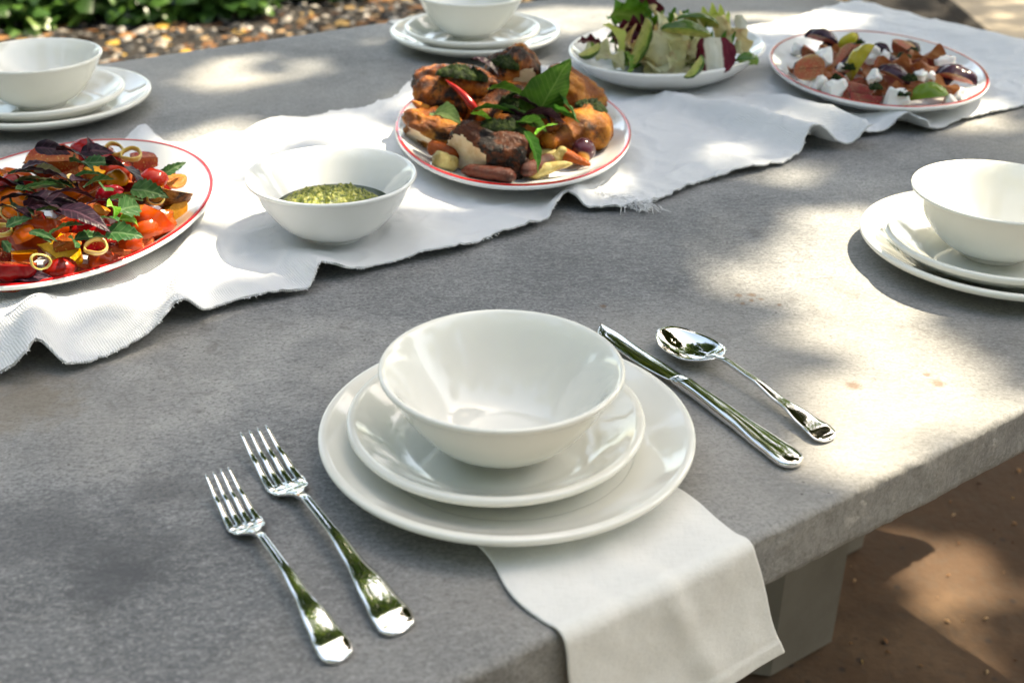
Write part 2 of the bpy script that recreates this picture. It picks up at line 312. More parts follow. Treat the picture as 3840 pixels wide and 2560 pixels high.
sh = Mt('shallot_skin', .16, .3, coat=.1, sss=.05); shx = sh.sep(); sh.col(sh.ramp(sh.math('MULTIPLY', shx[0], 60.), [(.0, (.03, .008, .013)), (.72, (.06, .015, .025)), (.80, (.6, .3, .06)), (1., (.62, .36, .1))])); MATS['shallot_skin'] = sh

# ================================================================== setting
def sheet(name, x0, x1, y0, y1, z, m, n=2):
    v = [(x0+(x1-x0)*i/(n-1), y0+(y1-y0)*j/(n-1), z) for i in range(n) for j in range(n)]
    return tag(obj(name, mesh(name, v, gridfaces(n, n), m)), kind='structure')
gnd = sheet('ground', -150, 150, -150, 150, GZ-.012, M('dark_soil'))
patio = sheet('patio', -6, 9, -6, 12, GZ, M('patio_stone'))
v_ = [(.9, 1.6, GZ+.004), (9, 1.6, GZ+.004), (9, 12, GZ+.004), (1.9, 12, GZ+.004)]
tag(obj('pale_paving', mesh('pale_paving', v_, [(0, 1, 2, 3)], M('pale_paving'))), kind='structure')
# garden bed beyond the far side of the table: uneven mulch on the patio's edge
def bed_edge(x): return 1.72+.62*x+.06*math.sin(3*x)
v = []; nx, ny = 90, 60
for i in range(nx):
    x = -5+7.0*i/(nx-1)
    for j in range(ny):
        y0 = max(bed_edge(x), .9) if x < 2 else 4; y = y0+(8-y0)*(j/(ny-1))**1.6
        v.append((x, y, GZ+.004+(.03*min(1, j/4))+.03*nz(x, y, 0, 2.2)*min(1, j/3)))
bed = tag(obj('garden_bed', mesh('garden_bed', v, gridfaces(nx, ny), M('dark_soil'))), kind='structure')
def bed_z(x, y): return GZ+.034+.03*nz(x, y, 0, 2.2)
def in_bed(x, y): return y > bed_edge(x)+.05 and x < 1.9
def scatter_chips(name, count, m, size, flat, xr, yr, label, cat, seed):
    r = random.Random(seed); v = []; f = []
    k = 0
    while k < count:
        x = r.uniform(*xr); y = r.uniform(*yr)
        if not in_bed(x, y): continue
        k += 1
        s = size*r.uniform(.5, 1.5); a = r.uniform(0, 6.3); z = bed_z(x, y)+s*flat*.4; t = r.uniform(-.5, .5); b = len(v)
        for q in range(6):
            an = a+q*1.047; rr = s*r.uniform(.7, 1.1)*(1 if q % 3 else 1.35)
            v.append((x+rr*math.cos(an), y+rr*math.sin(an), z+t*rr*math.sin(an)*.8))
        v.append((x, y, z+s*flat)); v.append((x, y, z-s*flat*.5))
        for q in range(6): f.append((b+q, b+(q+1) % 6, b+6)); f.append((b+(q+1) % 6, b+q, b+7))
    return tag(obj(name, mesh(name, v, f, m, False)), label, cat, kind='stuff')
scatter_chips('gravel', 9000, M('pebble'), .016, .55, (-3.4, 1.6), (1.2, 5.4), 'dark and white gravel strewn over the garden bed', 'gravel', 1)
scatter_chips('leaf_litter', 3600, M('dead_leaf'), .026, .10, (-3.4, 1.6), (1.2, 5.4), 'fallen brown and yellow leaves on the garden gravel', 'leaf litter', 2)

r_ = random.Random(8); v = []; f = []
for k in range(260):
    x = r_.uniform(.25, 1.3); y = r_.uniform(-.2, 1.3); s_ = r_.choice([.002, .003, .004, .006, .009]); a = r_.uniform(0, 6.3); b = len(v); q = r_.uniform(.25, .5)
    v += [(x+s_*math.cos(a), y+s_*math.sin(a), GZ+.003), (x-s_*q*math.sin(a), y+s_*q*math.cos(a), GZ+.003+s_*.3), (x-s_*math.cos(a), y-s_*math.sin(a), GZ+.003), (x+s_*q*math.sin(a), y-s_*q*math.cos(a), GZ+.004), (x, y, GZ+.002+s_*.45), (x, y, GZ+.0005)]
    f += [(b, b+1, b+4), (b+1, b+2, b+4), (b+2, b+3, b+4), (b+3, b, b+4), (b+1, b, b+5), (b+2, b+1, b+5), (b+3, b+2, b+5), (b, b+3, b+5)]
tag(obj('patio_litter', mesh('patio_litter', v, f, M('dead_leaf'), False)), 'dry leaf scraps and grit on the brown patio under the table', 'leaf litter', kind='stuff')

# leafy plants at the back of the bed
def leaf_cloud(count, cx, cy, rx, ry, h, size, r, z0):
    v = []; f = []
    for _ in range(count):
        a = r.uniform(0, 6.283); q = math.sqrt(r.random()); x = cx+rx*q*math.cos(a); y = cy+ry*q*math.sin(a); z = z0+h*(1-q*q*.7)*r.uniform(.25, 1)
        s = size*r.uniform(.6, 1.3); b = len(v); d = Vector((r.gauss(0, 1), r.gauss(0, 1), r.uniform(-.5, .4))).normalized(); n = Vector((r.gauss(0, .5), r.gauss(0, .5)-.3, 1)).normalized()
        n = (n-d*n.dot(d)).normalized(); sd = d.cross(n)
        for t, wd, k in ((0, 0, 0), (.35, .42, -.06), (.7, .34, -.12), (1, 0, -.3)):
            for sgn in ((-1, 1) if wd else (0,)):
                p = Vector((x, y, z))+d*(t*s)+sd*(sgn*wd*s)+n*(k*s+abs(sgn)*.08*s); v.append(tuple(p))
        f += [(b, b+1, b+2), (b+1, b+3, b+4, b+2), (b+3, b+5, b+4)]
    return v, f
pr_ = random.Random(5)
plants = [(20, 40, .42), (150, 12, .40), (260, -12, .36), (330, 28, .28), (420, -5, .36), (520, 22, .22), (90, -30, .45), (600, -30, .4), (720, -22, .3)]
plab = ['low leafy green plant in deep shade behind the stacked bowl', 'low leafy green plant with sunlit tips in the garden bed', 'spreading green ground plant at the back of the gravel', 'small green seedling clump growing through the leaf litter', 'leafy green plant with pale sunlit leaves above the gravel', 'small bright plant with a few yellow leaves on the gravel', 'dense dark plant at the corner of the garden bed', 'green plant beyond the sunlit gravel', 'small green plant at the end of the mulch strip']
for (px, py, rad), lb in zip(plants, plab):
    p = at(px, py+22, GZ); t = empty('garden_plant', (p[0], p[1], GZ)); tag(t, lb, 'plant', 'leafy plants in the garden bed')
    v, f = leaf_cloud(int(620*rad/.35), 0, 0, rad, rad*.8, .32, .085, pr_, .02); obj('foliage', mesh('plant_foliage', v, f, M('ivy_leaf')), t)
    vv = []; ff = []
    for k in range(9):
        a = k*.7; tv, tf = tube([(0, 0, -.01), (rad*.3*math.cos(a), rad*.3*math.sin(a), .09), (rad*.7*math.cos(a), rad*.6*math.sin(a), .12)], [.006, .005, .003], 5); ff += [tuple(i+len(vv) for i in q) for q in tf]; vv += tv
    obj('stems', mesh('plant_stems', vv, ff, M('bark')), t)

# ------------------------------------------------------------------ the table
V0, V1, U0, U1, TH = -.334, 1.040, -1.15, 1.24, .05
table = empty('table', (0, 0, GZ)); tag(table, 'long grey concrete dining table laid for a meal outdoors', 'table')
prof = []
rb = .006
for k in range(40): prof.append((V1-.012-(V1-V0-.024)*k/39, 0))
for k in range(1, 9): a = k/8*math.pi/2; prof.append((V0+rb-rb*math.sin(a), -rb+rb*math.cos(a)))
for k in range(1, 9): prof.append((V0, -rb-(TH-rb-.004)*k/8))
prof.append((V0+.004, -TH)); prof.append((V1-.004, -TH)); prof.append((V1, -TH+.004)); prof.append((V1, -.011))
for k in range(1, 5): a = k/5*math.pi/2; prof.append((V1-rb+rb*math.cos(a), -rb+rb*math.sin(a)))
NU = 560; secs = []
for i in range(NU):
    u = U0+(U1-U0)*i/(NU-1); s = []
    for k, (vv, zz) in enumerate(prof):
        p = xy(u, vv); dz = 0; dv = 0
        if vv < V0+.02 and zz > -TH+.001:
            wgt = 1 if zz < 0 else .35
            dv = wgt*(.0012*nz(u, zz, 1, 42)+.0011*nz(u, zz, 5, 160)+.0015*nz(u, zz, 9, 9)); dz = wgt*(.0007*nz(u, vv, 3, 60)+.0006*nz(u, vv, 8, 190)) if zz > -rb*1.5 else 0
            if zz > -rb and nz(u, 0, 33, 30) > .42: dv += .003*(nz(u, 0, 33, 30)-.42)*4; dz -= .0015
        elif vv > V1-.02 and zz > -.02: dz = .0008*nz(u, vv, 3, 50)
        q = p+TV*dv; s.append((q[0], q[1], zz+dz-GZ))
    secs.append(s)
vv, ff = loft(secs); to = obj('tabletop', mesh('tabletop', vv, ff, M('concrete')), table)
# texture space of the top is the world's: keep its object origin at the table's base, shift in the mesh
for vtx in to.data.vertices: vtx.co.z += GZ
to.location = (0, 0, -GZ)
def leg(u0, u1, v0, v1, ch=.022):
    z0, z1 = 0, -GZ-TH+.001; P = [(u0+ch, v0), (u1-.006, v0), (u1, v0+.006), (u1, v1-ch), (u1-ch, v1), (u0+ch, v1), (u0, v1-ch), (u0, v0+ch)]
    secs = []
    for z, g in ((z0, -.004), (z0+.006, 0), (z0+.25, 0), (z0+.5, 0), (z1, 0)):
        s = []
        for a, b in P:
            q = xy(a+(g if a > (u0+u1)/2 else -g), b+(g if b > (v0+v1)/2 else -g)); s.append((q[0], q[1], z))
        secs.append(s)
    a, f = loft(secs); obj('leg', mesh('leg', a, f, M('leg_stone'), False), table)
leg(.487, .642, .073, .23); leg(.70, .856, .20, .36); leg(.60, .77, .52, .68)
leg(-.60, -.44, .073, .23); leg(-.60, -.44, .52, .68)

# ------------------------------------------------------------------ trees
def limb(pts, r0, r1, n=9):
    P = spline(pts, 5); return tube(P, [r0+(r1-r0)*i/(len(P)-1) for i in range(len(P))], n)
def leafmesh(centres, size, r, m, name, flat=.0):
    v = []; f = []
    for c in centres:
        s = size*r.uniform(.7, 1.25); d = Vector((r.gauss(0, 1), r.gauss(0, 1), r.gauss(0, .7)-.2)).normalized(); n = Vector((r.gauss(0, 1)+SUN[0]*.6, r.gauss(0, 1), r.gauss(0, 1)+.9)).normalized()
        n = (n-d*n.dot(d)).normalized(); sd = d.cross(n); b = len(v); c = Vector(c)
        v += [tuple(c-d*s*.5), tuple(c-d*s*.08+sd*s*.29+n*s*.05), tuple(c-d*s*.08-sd*s*.29+n*s*.05), tuple(c+d*s*.28+sd*s*.2+n*s*.03), tuple(c+d*s*.28-sd*s*.2+n*s*.03), tuple(c+d*s*.58-n*s*.06)]
        f += [(b, b+1, b+2), (b+1, b+3, b+4, b+2), (b+3, b+5, b+4)]
    return mesh(name, v, f, m)
# gaps carved in the unseen crown to lay sun patches at chosen spots: (point it lights, half-widths in m, share)
GAPS = []
def gap(px, py, rx, ry, L=1., z=0.):
    p = at(px, py, z); p = p-SUN*(p[2]/SUN[2]); GAPS.append((p[0], p[1], rx, ry, L))
for g in [(1900, 690, .085, .08), (1990, 765, .07, .05), (1740, 590, .085, .085, .8), (1590, 500, .05, .05, .55), (1780, 770, .13, .09, .45), (1930, 900, .14, .07, .42), (1640, 650, .07, .06, .6), (2160, 840, .11, .06, .5), (1560, 900, .06, .08, .3), (1400, 640, .09, .07, .25), (1100, 640, .1, .06, .2),
          (2020, 520, .09, .09, 1, .02), (2140, 420, .05, .06, 1, .075), (2290, 930, .08, .055), (2080, 1000, .085, .04), (1950, 1085, .06, .035, .95), (1840, 1150, .04, .03, .6), (2320, 850, .06, .05, .9),
          (690, 310, .13, .065), (480, 375, .06, .07), (560, 590, .055, .07), (520, 470, .05, .07, .9), (70, 770, .055, .055, .75), (250, 770, .09, .045, .85), (400, 660, .05, .04, .8), (780, 590, .06, .03, .6), (930, 560, .05, .03, .7),
          (390, 470, .085, .10, 1, .04), (230, 590, .12, .055, .95, .04), (200, 470, .1, .09, .8, .05), (60, 590, .08, .07, .8, .04), (330, 380, .06, .05, .7, .04), (120, 370, .06, .05, .45, .06), (300, 530, .1, .08, 1, .04),
          (640, 385, .05, .05, 1, .065), (760, 425, .06, .035, 1, .04), (1130, 330, .065, .065, 1, .05), (1200, 260, .06, .05, .6, .08), (1350, 285, .05, .06, 1, .05), (1050, 210, .05, .05, .85, .09), (935, 310, .03, .05, 1, .02), (1180, 160, .04, .04, .8, .1), (1260, 210, .03, .04, .8, .09), (1020, 270, .03, .03, .9, .06),
          (1410, 455, .055, .02), (1330, 470, .03, .02), (1770, 385, .06, .02), (1810, 310, .07, .025, .9), (1680, 430, .06, .03, .7),
          (505, 185, .065, .045), (610, 155, .075, .05), (460, 165, .04, .03, .7), (840, 92, .06, .045, .8), (960, 238, .06, .03), (700, 118, .08, .03, .6), (760, 150, .05, .03, .35), (330, 165, .05, .05, .6), (1060, 130, .06, .05, .4),
          (1340, 42, .11, .11), (1230, 150, .06, .05, .9), (1820, 48, .11, .09), (1890, 92, .11, .05, .9), (1500, 20, .1, .1, .6), (1550, 90, .14, .11, .7, .05), (2050, 160, .13, .11, .45, .04), (2230, 272, .07, .04), (2260, 330, .07, .03, .7), (1560, 230, .06, .02, .5),
          (290, 95, .55, .5, 1, GZ), (480, 70, .35, .4, 1, GZ), (640, 55, .35, .25, .7, GZ), (760, 20, .4, .3, .8, GZ), (180, 15, .3, .3, .6, GZ), (440, 5, .35, .35, .8, GZ),
          (2200, 1320, .10, .09, 1, GZ), (2110, 1265, .10, .05, .95, GZ), (2235, 1480, .045, .14, .95, GZ), (2190, 1190, .10, .04, .35, GZ), (2340, 1060, .10, .07, .9, GZ)]: gap(*g)
def lit(x, y):
    L = 0; k = .9+.55*nz(x, y, 11, 13); x, y = x+.055*nz(x, y, 1, 8)+.03*nz(x, y, 2, 19), y+.055*nz(x, y, 5, 8)+.03*nz(x, y, 6, 19)
    for gx, gy, rx, ry, s in GAPS:
        d = math.sqrt(((x-gx)/(rx+.034))**2+((y-gy)/(ry+.034))**2)
        if d < 1.15: L = max(L, s*min(1, (1.15-d)/.25))
    return min(1, L*k) if L < .97 else L*min(1, k+.25)
cr = random.Random(11); pts = []
while len(pts) < 62000:
    x = cr.uniform(-1.7, 2.5); y = cr.uniform(-1.5, 2.6)
    if math.hypot((x-.4)/2.1, (y-.55)/2.05) > 1+.12*nz(x, y, 4, 2): continue
    if cr.random() < max(lit(x, y), .012): continue
    z = cr.uniform(4.2, 6.2)
    pts.append((x+SUN[0]/SUN[2]*z, y+SUN[1]/SUN[2]*z, z))
k = 0
while k < 5000:                                    # thinner skirts that dapple the bed and the patio beyond
    x = cr.uniform(-2.6, .6); y = cr.uniform(1.7, 5.2)
    if cr.random() < lit(x, y) or nz(x, y, 2, 1.6) < -.12: continue
    z = cr.uniform(4.3, 6.2); pts.append((x+SUN[0]/SUN[2]*z, y+SUN[1]/SUN[2]*z, z)); k += 1
tree = empty('shade_tree', (5.0, 2.3, GZ)); tag(tree, 'broad leafy shade tree spreading over the table', 'tree')
o = obj('crown', leafmesh(pts, .105, cr, M('canopy_leaf'), 'shade_crown'), tree); o.location = (-5.0, -2.3, -GZ)
a, f = limb([(0, 0, -.02), (.05, .02, 1.3), (-.1, 0, 2.8), (-.4, .05, 4.4), (-.9, .1, 5.8)], .24, .10, 12); obj('trunk', mesh('shade_trunk', a, f, M('bark')), tree)
for tgt in ((-2.6, -1.2, 6.2), (-3.9, -.3, 6.4), (-3.0, 1.2, 6.3), (-3.4, 3.4, 6.4), (-.8, 1.0, 6.8), (-1.7, -1.6, 6.4)):
    a, f = limb([(-.3, .03, 3.9), (tgt[0]*.35, tgt[1]*.35, 4.9), (tgt[0]*.7, tgt[1]*.7, 5.7), tgt], .07, .014); obj('limb', mesh('shade_limb', a, f, M('bark')), tree)
# surrounding garden trees out of view (mirrored in the cutlery and the glaze)
def crown_pts(r, n, cl, rad, h0, h1):
    cs = [(r.uniform(-1, 1)*rad, r.uniform(-1, 1)*rad, r.uniform(h0, h1), r.uniform(.5, 1.1)) for _ in range(cl)]; out = []
    for _ in range(n):
        c = r.choice(cs); d = Vector((r.gauss(0, 1), r.gauss(0, 1), r.gauss(0, .8))); d = d/max(d.length, .01)*c[3]*r.random()**.4
        out.append((c[0]+d.x, c[1]+d.y, c[2]+d.z))
    return out
tr = random.Random(3); protos = []
for k in range(3): protos.append((leafmesh(crown_pts(tr, 9000, 26, 1.7, 1.8, 6.0), .2, tr, M('tree_leaf'), 'garden_crown'), mesh('garden_trunk', *limb([(0, 0, -.05), (.06, .04, 1.2), (-.05, .1, 2.6), (.1, 0, 4.6)], .2, .05, 10), M('bark'))))
spots = [(-4.6, 7.0), (-1.3, 7.6), (3.4, 10.2), (7.2, 9.6), (-7.4, 4.2), (-7.8, .2), (-7.0, -4.0), (-3.4, -5.6), (.4, -6.2), (9.2, 4.0), (3.9, -4.9), (6.6, -2.6)]  # ones behind the camera added to darken slab front, leg and ground
for k, (x, y) in enumerate(spots):
    t = empty('garden_tree', (x, y, GZ-.01), (0, 0, tr.uniform(0, 6))); tag(t, 'tall green garden tree out of view around the patio', 'tree', 'garden trees around the patio')
    cm, tm = protos[k % 3]; s = tr.uniform(.9, 1.15); t.scale = (s, s, s*((2.0 if x < 0 else 1.25) if y > 6 else 1)); obj('crown', cm, t); obj('trunk', tm, t)

# ================================================================== crockery
def plate_prof(kind):
    if kind == 'dinner': P = [(0, .0072), (.05, .0072), (.088, .0074), (.0935, .0082), (.104, .0112), (.117, .0172), (.1255, .0218), (.1300, .0242), (.1338, .0240), (.1350, .0216), (.1335, .0186), (.1290, .0158), (.118, .0104), (.104, .0052), (.09, .0022), (.086, 0), (.082, 0), (.080, .002), (.04, .0026), (0, .0026)]
    elif kind == 'salad': P = [(0, .0072), (.04, .0072), (.060, .0073), (.068, .0086), (.077, .0120), (.089, .0195), (.0965, .0252), (.1008, .0282), (.1046, .0284), (.1061, .0260), (.1048, .0228), (.100, .0192), (.090, .0125), (.078, .0062), (.066, .0022), (.063, 0), (.059, 0), (.057, .002), (.03, .0026), (0, .0026)]
    elif kind == 'bowl': P = [(0, .0058), (.02, .0058), (.034, .0072), (.0445, .0135), (.0555, .0265), (.066, .0425), (.0745, .0570), (.0795, .0640), (.0822, .0662), (.0842, .0655), (.0845, .0632), (.0822, .0600), (.0790, .0548), (.0705, .0395), (.0600, .0245), (.0490, .0135), (.0390, .0072), (.0310, .0036), (.0295, 0), (.0268, 0), (.0255, .0016), (.02, .0025), (0, .0025)]
    elif kind == 'platter': P = [(0, .0075), (.5, .0075), (.64, .0078), (.72, .0100), (.82, .0160), (.90, .0225), (.955, .0272), (.980, .0286), (.995, .0278), (1., .0258), (.99, .0232), (.955, .0200), (.88, .0130), (.78, .0062), (.68, .0022), (.655, 0), (.625, 0), (.61, .002), (.3, .0026), (0, .0026)]
    else: P = [(0, .008), (.45, .008), (.60, .0098), (.72, .0150), (.84, .0245), (.93, .0345), (.970, .0398), (.985, .0410), (.997, .0402), (1., .0380), (.985, .0350), (.93, .0270), (.83, .0155), (.72, .0070), (.64, .0024), (.61, 0), (.58, 0), (.565, .002), (.3, .0026), (0, .0026)]
    Q = spline([P[0], P[1]], 2)[:-1]+spline(P[1:], 5); return [(max(a, 0), b) for a, b in Q]
MESH = {k: mesh(k, *lathe(plate_prof(k), 112), M('porcelain')) for k in ('dinner', 'salad', 'bowl')}
settings = {
 'napkin setting': ((-.0026, -.1995), (-.0105, -.2028), (-.0066, -.213), 'on the napkin between forks and knife', 0.0035),
 'right': ((.4815, .1575), (.4682, .14), (.4661, .1397), 'on sunlit concrete beside the rolled runner folds', 0),
 'back': ((-.0627, .9622), (-.0667, .9354), (-.0705, .9587), 'beyond the roast chicken platter', .002),
 'left': ((-.6185, .6052), (-.6158, .5842), (-.6157, .5831), 'behind the tomato salad platter', 0)}
for key, (a, b, c, where, z0) in settings.items():
    tag(obj('dinner_plate', MESH['dinner'], None, (a[0], a[1], z0+.0002), (0, 0, rng.uniform(0, 6))), 'large cream plate, lowest of its stack, '+where, 'plate', 'dinner plates')
    tag(obj('salad_plate', MESH['salad'], None, (b[0], b[1], z0+.0075), (0, 0, rng.uniform(0, 6))), 'medium cream plate, middle of its stack, '+where, 'plate', 'salad plates')
    tag(obj('bowl', MESH['bowl'], None, (c[0], c[1], z0+.0150), (0, 0, rng.uniform(0, 6))), 'empty cream bowl on top of two plates '+where, 'bowl', 'empty bowls')
def platter(name, c, ab, deg, z, label, kind='platter', ring=True):
    P = plate_prof(kind); t = empty(name, (c[0], c[1], z), (0, 0, R_(deg))); tag(t, label, 'platter')
    a, b = ab; obj('dish', mesh('dish', *lathe(P, 128, a, b), M('white_porcelain')), t)
    if ring:                                       # painted glaze line just inside the lip
        Q = [p for p in P if p[1] > .0255]; r0 = max(range(len(P)), key=lambda k: P[k][1]); v = []; f = []
        n = 160; S = [(P[r0][0]+dd, P[r0][1]+.0004) for dd in (-.013, -.004, .005, .014)]
        S = [(s[0], .0004+float(np.interp(s[0], [p[0] for p in P[:r0+8]], [p[1] for p in P[:r0+8]]))) for s in S]
        for i in range(n):
            an = 2*math.pi*i/n
            for r_, z_ in S: v.append((r_*a*math.cos(an), r_*b*math.sin(an), z_))
        obj('rim_band', mesh('rim_band', v, gridfaces(n, 4, wrapx=True), M('red_glaze')), t)
    return t
PZ = .0045
PLAT = {'tomato': ((-.458, .203), (.147, .198), -1.4), 'chicken': ((-.0015, .472), (.1425, .212), 2.8), 'fig': ((.515, .754), (.1495, .2015), -5.), 'lettuce': ((.2225, .80), (.131, .167), -38.)}
platter('oval_platter', *PLAT['tomato'], PZ, 'white oval platter with red rim line holding tomato and peach salad')
platter('oval_platter', *PLAT['chicken'], PZ, 'white oval platter with red rim line holding roast chicken')
platter('oval_platter', *PLAT['fig'], PZ, 'white oval platter with red rim line holding figs and cheese')
platter('oval_serving_bowl', *PLAT['lettuce'], PZ, 'plain white shallow oval serving bowl of lettuce and avocado', 'deep', False)
PB = (-.181, .193)
tag(obj('sauce_bowl', mesh('sauce_bowl', *lathe(plate_prof('bowl'), 112), M('white_porcelain')), None, (*PB, PZ)), 'white bowl of green herb sauce on the runner', 'bowl')

# ------------------------------------------------------------------ runner
def edge_tab(P):
    T = sorted(uv(at(x, y)) for x, y in P); return np.array([t[0] for t in T]), np.array([t[1] for t in T])
nu_, nv_ = edge_tab([(-300, 980), (-120, 905), (0, 882), (80, 876), (100, 852), (150, 866), (200, 848), (290, 818), (400, 775), (425, 752), (500, 722), (640, 690), (715, 675), (740, 648), (800, 645), (870, 622), (950, 605), (1040, 590), (1110, 562), (1200, 540), (1270, 510), (1300, 480), (1350, 490), (1420, 488), (1500, 470), (1600, 430), (1700, 405), (1790, 385), (1855, 352), (1900, 350), (1950, 322), (2000, 342), (2075, 305), (2120, 315), (2200, 285), (2352, 248), (2700, 160)])
fu_, fv_ = edge_tab([(-300, 500), (-100, 440), (200, 362), (290, 332), (320, 316), (345, 316), (370, 330), (420, 345), (450, 335), (500, 320), (560, 312), (610, 290), (650, 280), (700, 283), (760, 270), (830, 255), (900, 238), (935, 205), (965, 190), (1000, 190), (1080, 185), (1280, 160), (1330, 140), (1720, 72), (1790, 60), (1880, 30), (1950, 12)])
RID = [((95, 690), (92, 838), .022, .015), ((470, 520), (420, 745), .020, .015), ((640, 600), (738, 645), .014, .018), ((1345, 440), (1310, 480), .016, .015), ((1470, 222), (1850, 345), .028, .020), ((1745, 235), (1955, 325), .026, .018), ((1950, 270), (2085, 308), .020, .018),
       ((850, 490), (1010, 585), .006, .028), ((230, 720), (330, 790), .006, .03), ((560, 640), (540, 715), .005, .025), ((330, 700), (250, 715), .006, .03), ((20, 700), (30, 790), .006, .02), ((1600, 330), (1700, 400), .005, .03), ((335, 330), (335, 305), .012, .016), ((1100, 500), (1190, 535), .005, .03), ((660, 290), (700, 330), .006, .03), ((1900, 40), (2150, 90), .006, .04), ((2100, 60), (2352, 120), .005, .04)]
RID = [(at(*a)[:2], at(*b)[:2], h, w_) for a, b, h, w_ in RID]
FOOT = [(c, ab, R_(dg)) for c, ab, dg in PLAT.values()]+[(PB, (.06, .06), 0)]
def run_h(x, y):
    h = 0
    for a, b, hh, ww in RID:
        d = b-a; L2 = d@d; t = ((x-a[0])*d[0]+(y-a[1])*d[1])/L2; tt = min(max(t, 0), 1.6); q = a+d*tt
        r2 = ((x-q[0])**2+(y-q[1])**2)/ww**2
        if r2 < 9:
            amp = hh*min(1, max(0, .25+t*1.1)) if t < 1 else hh
            h += amp*math.exp(-r2)
    h += .0030*(1+nz(x, y, 3, 14))+.0030*max(0, nz(x, y, 7, 6))+.0030*(1-abs(nz(x+.02*nz(x, y, 9, 9), y, 12, 22)))**6+.0006*nz(x, y, 2, 75)
    m = 1
    for (c, ab, an) in FOOT:
        dx, dy = x-c[0], y-c[1]; uu = dx*math.cos(an)+dy*math.sin(an); vv = -dx*math.sin(an)+dy*math.cos(an); r = math.hypot(uu/ab[0], vv/ab[1])
        m = min(m, min(1, max(0, (r-.74)/.24)))
    m = m*m*(3-2*m); return .0012+(h*m)+.0012*(1-m)
NUu, NVv = 620, 150; RU0, RU1 = -.95, 1.52; v = []
for i in range(NUu):
    u = RU0+(RU1-RU0)*i/(NUu-1); uc = min(u, U1-.02)
    a = np.interp(uc, nu_, nv_); b = np.interp(uc, fu_, fv_)
    a += .005*nz(u, 0, 1, 38)+.003*nz(u, 0, 2, 120)+.0016*nz(u, 0, 3, 330); b += .004*nz(u, 5, 1, 38)+.003*nz(u, 5, 2, 120)+.0016*nz(u, 5, 3, 330)
    for j in range(NVv):
        s = j/(NVv-1); s = .5-.5*math.cos(math.pi*s)*(.75+.25*abs(math.cos(math.pi*s))); vv = a+(b-a)*s
        over = u-(U1+.002)
        if over <= 0: p = xy(u, vv); z = run_h(p[0], p[1]); v.append((p[0], p[1], z))
        else:                                      # hangs over the far end of the table
            q = xy(U1+.006+.01*math.sin(vv*22)*min(1, over*6), vv); v.append((q[0], q[1], .002-over*(.9+.25*nz(vv, 0, 1, 9))))
runner = obj('table_runner', mesh('table_runner', v, gridfaces(NUu, NVv), M('runner_cloth')))
tag(runner, 'rumpled white woven cotton runner with frayed edges along the table', 'table runner')
so_ = runner.modifiers.new('thick', 'SOLIDIFY'); so_.thickness = .0024; so_.offset = 1
def strands(L, seed):
    r = random.Random(seed); vv = []; ff = []
    for p, d, ln, rad in L:
        p = np.array(p, float); d = np.array(d, float); P = [p]
        for k in range(3):
            d = d+np.array([r.gauss(0, .35), r.gauss(0, .35), r.gauss(-.12, .2)])*np.linalg.norm(d); q = P[-1]+d/np.linalg.norm(d)*ln/3; q[2] = max(q[2], .0008); P.append(q)
        tv, tf = tube(P, [rad, rad, rad*.9, rad*.5], 4); ff += [tuple(i+len(vv) for i in q) for q in tf]; vv += tv
    return vv, ff
L = []; fr = random.Random(4)
for _ in range(900):
    u = fr.uniform(-.5, 1.2); nr = fr.random() < .6; vv = np.interp(u, nu_, nv_) if nr else np.interp(u, fu_, fv_); p = xy(u, vv); sgn = -1 if nr else 1
    d = TV*sgn+TU*fr.gauss(0, .9); L.append(((p[0], p[1], run_h(p[0], p[1])+.001), (d[0], d[1], fr.uniform(-.2, .4)), fr.choice([.0012, .0018, .0025, .003]), .00045))
for k in range(260):                               # one frayed tuft lying on the cloth and over its edge
    t = fr.random(); c = at(1345+150*t, 442+34*t, .006)
    L.append(((c[0]+fr.gauss(0, .007), c[1]+fr.gauss(0, .006), .005+abs(fr.gauss(0, .003))), (fr.gauss(.5, .6), fr.gauss(-.6, .6), fr.uniform(-.1, .25)), fr.uniform(.005, .015), .00045))
for k in range(60):
    c = at(965+fr.gauss(0, 12), 195+fr.gauss(0, 6), .006); L.append(((c[0], c[1], .006), (fr.gauss(-.5, .6), fr.gauss(.5, .6), .2), fr.uniform(.005, .014), .0005))
fo = obj('fringe', mesh('fringe', *strands(L, 9), M('thread')), runner); fo['kind'] = 'stuff'

# ------------------------------------------------------------------ napkins
def napkin(u0, u1, vstart, path, flare, name, label, hem=True, bow=0., seed=0):
    nI, nJ = 70, 90; v = []
    for i in range(nI):
        s = i/(nI-1)
        for j in range(nJ):
            t = j/(nJ-1); vv, z, n_v, n_z = path(t); fl = flare(t)
            u = u0+fl[0]+(u1+fl[1]-u0-fl[0])*s
            wv = (.0016*nz(s*3, t*5, seed, 1.2)+.0030*nz(s*2.2, t*2.2, seed+4, 1.5)*min(1, t*2)+.0011*nz(s*7, t*9, seed+8, 1)+(.0012 if t > .955 else 0)+.0022*math.exp(-((s-.30-.35*t)/.07)**2)*min(1, t*1.5))
            q = xy(u, vv+n_v*wv); v.append((q[0], q[1], z+n_z*wv+.0014))
    o = obj(name, mesh(name, v, gridfaces(nI, nJ), M('napkin_linen'))); tag(o, label, 'napkin')
    s_ = o.modifiers.new('thick', 'SOLIDIFY'); s_.thickness = .0022; s_.offset = 0
    b_ = o.modifiers.new('soft', 'SUBSURF'); b_.levels = b_.render_levels = 1
    return o
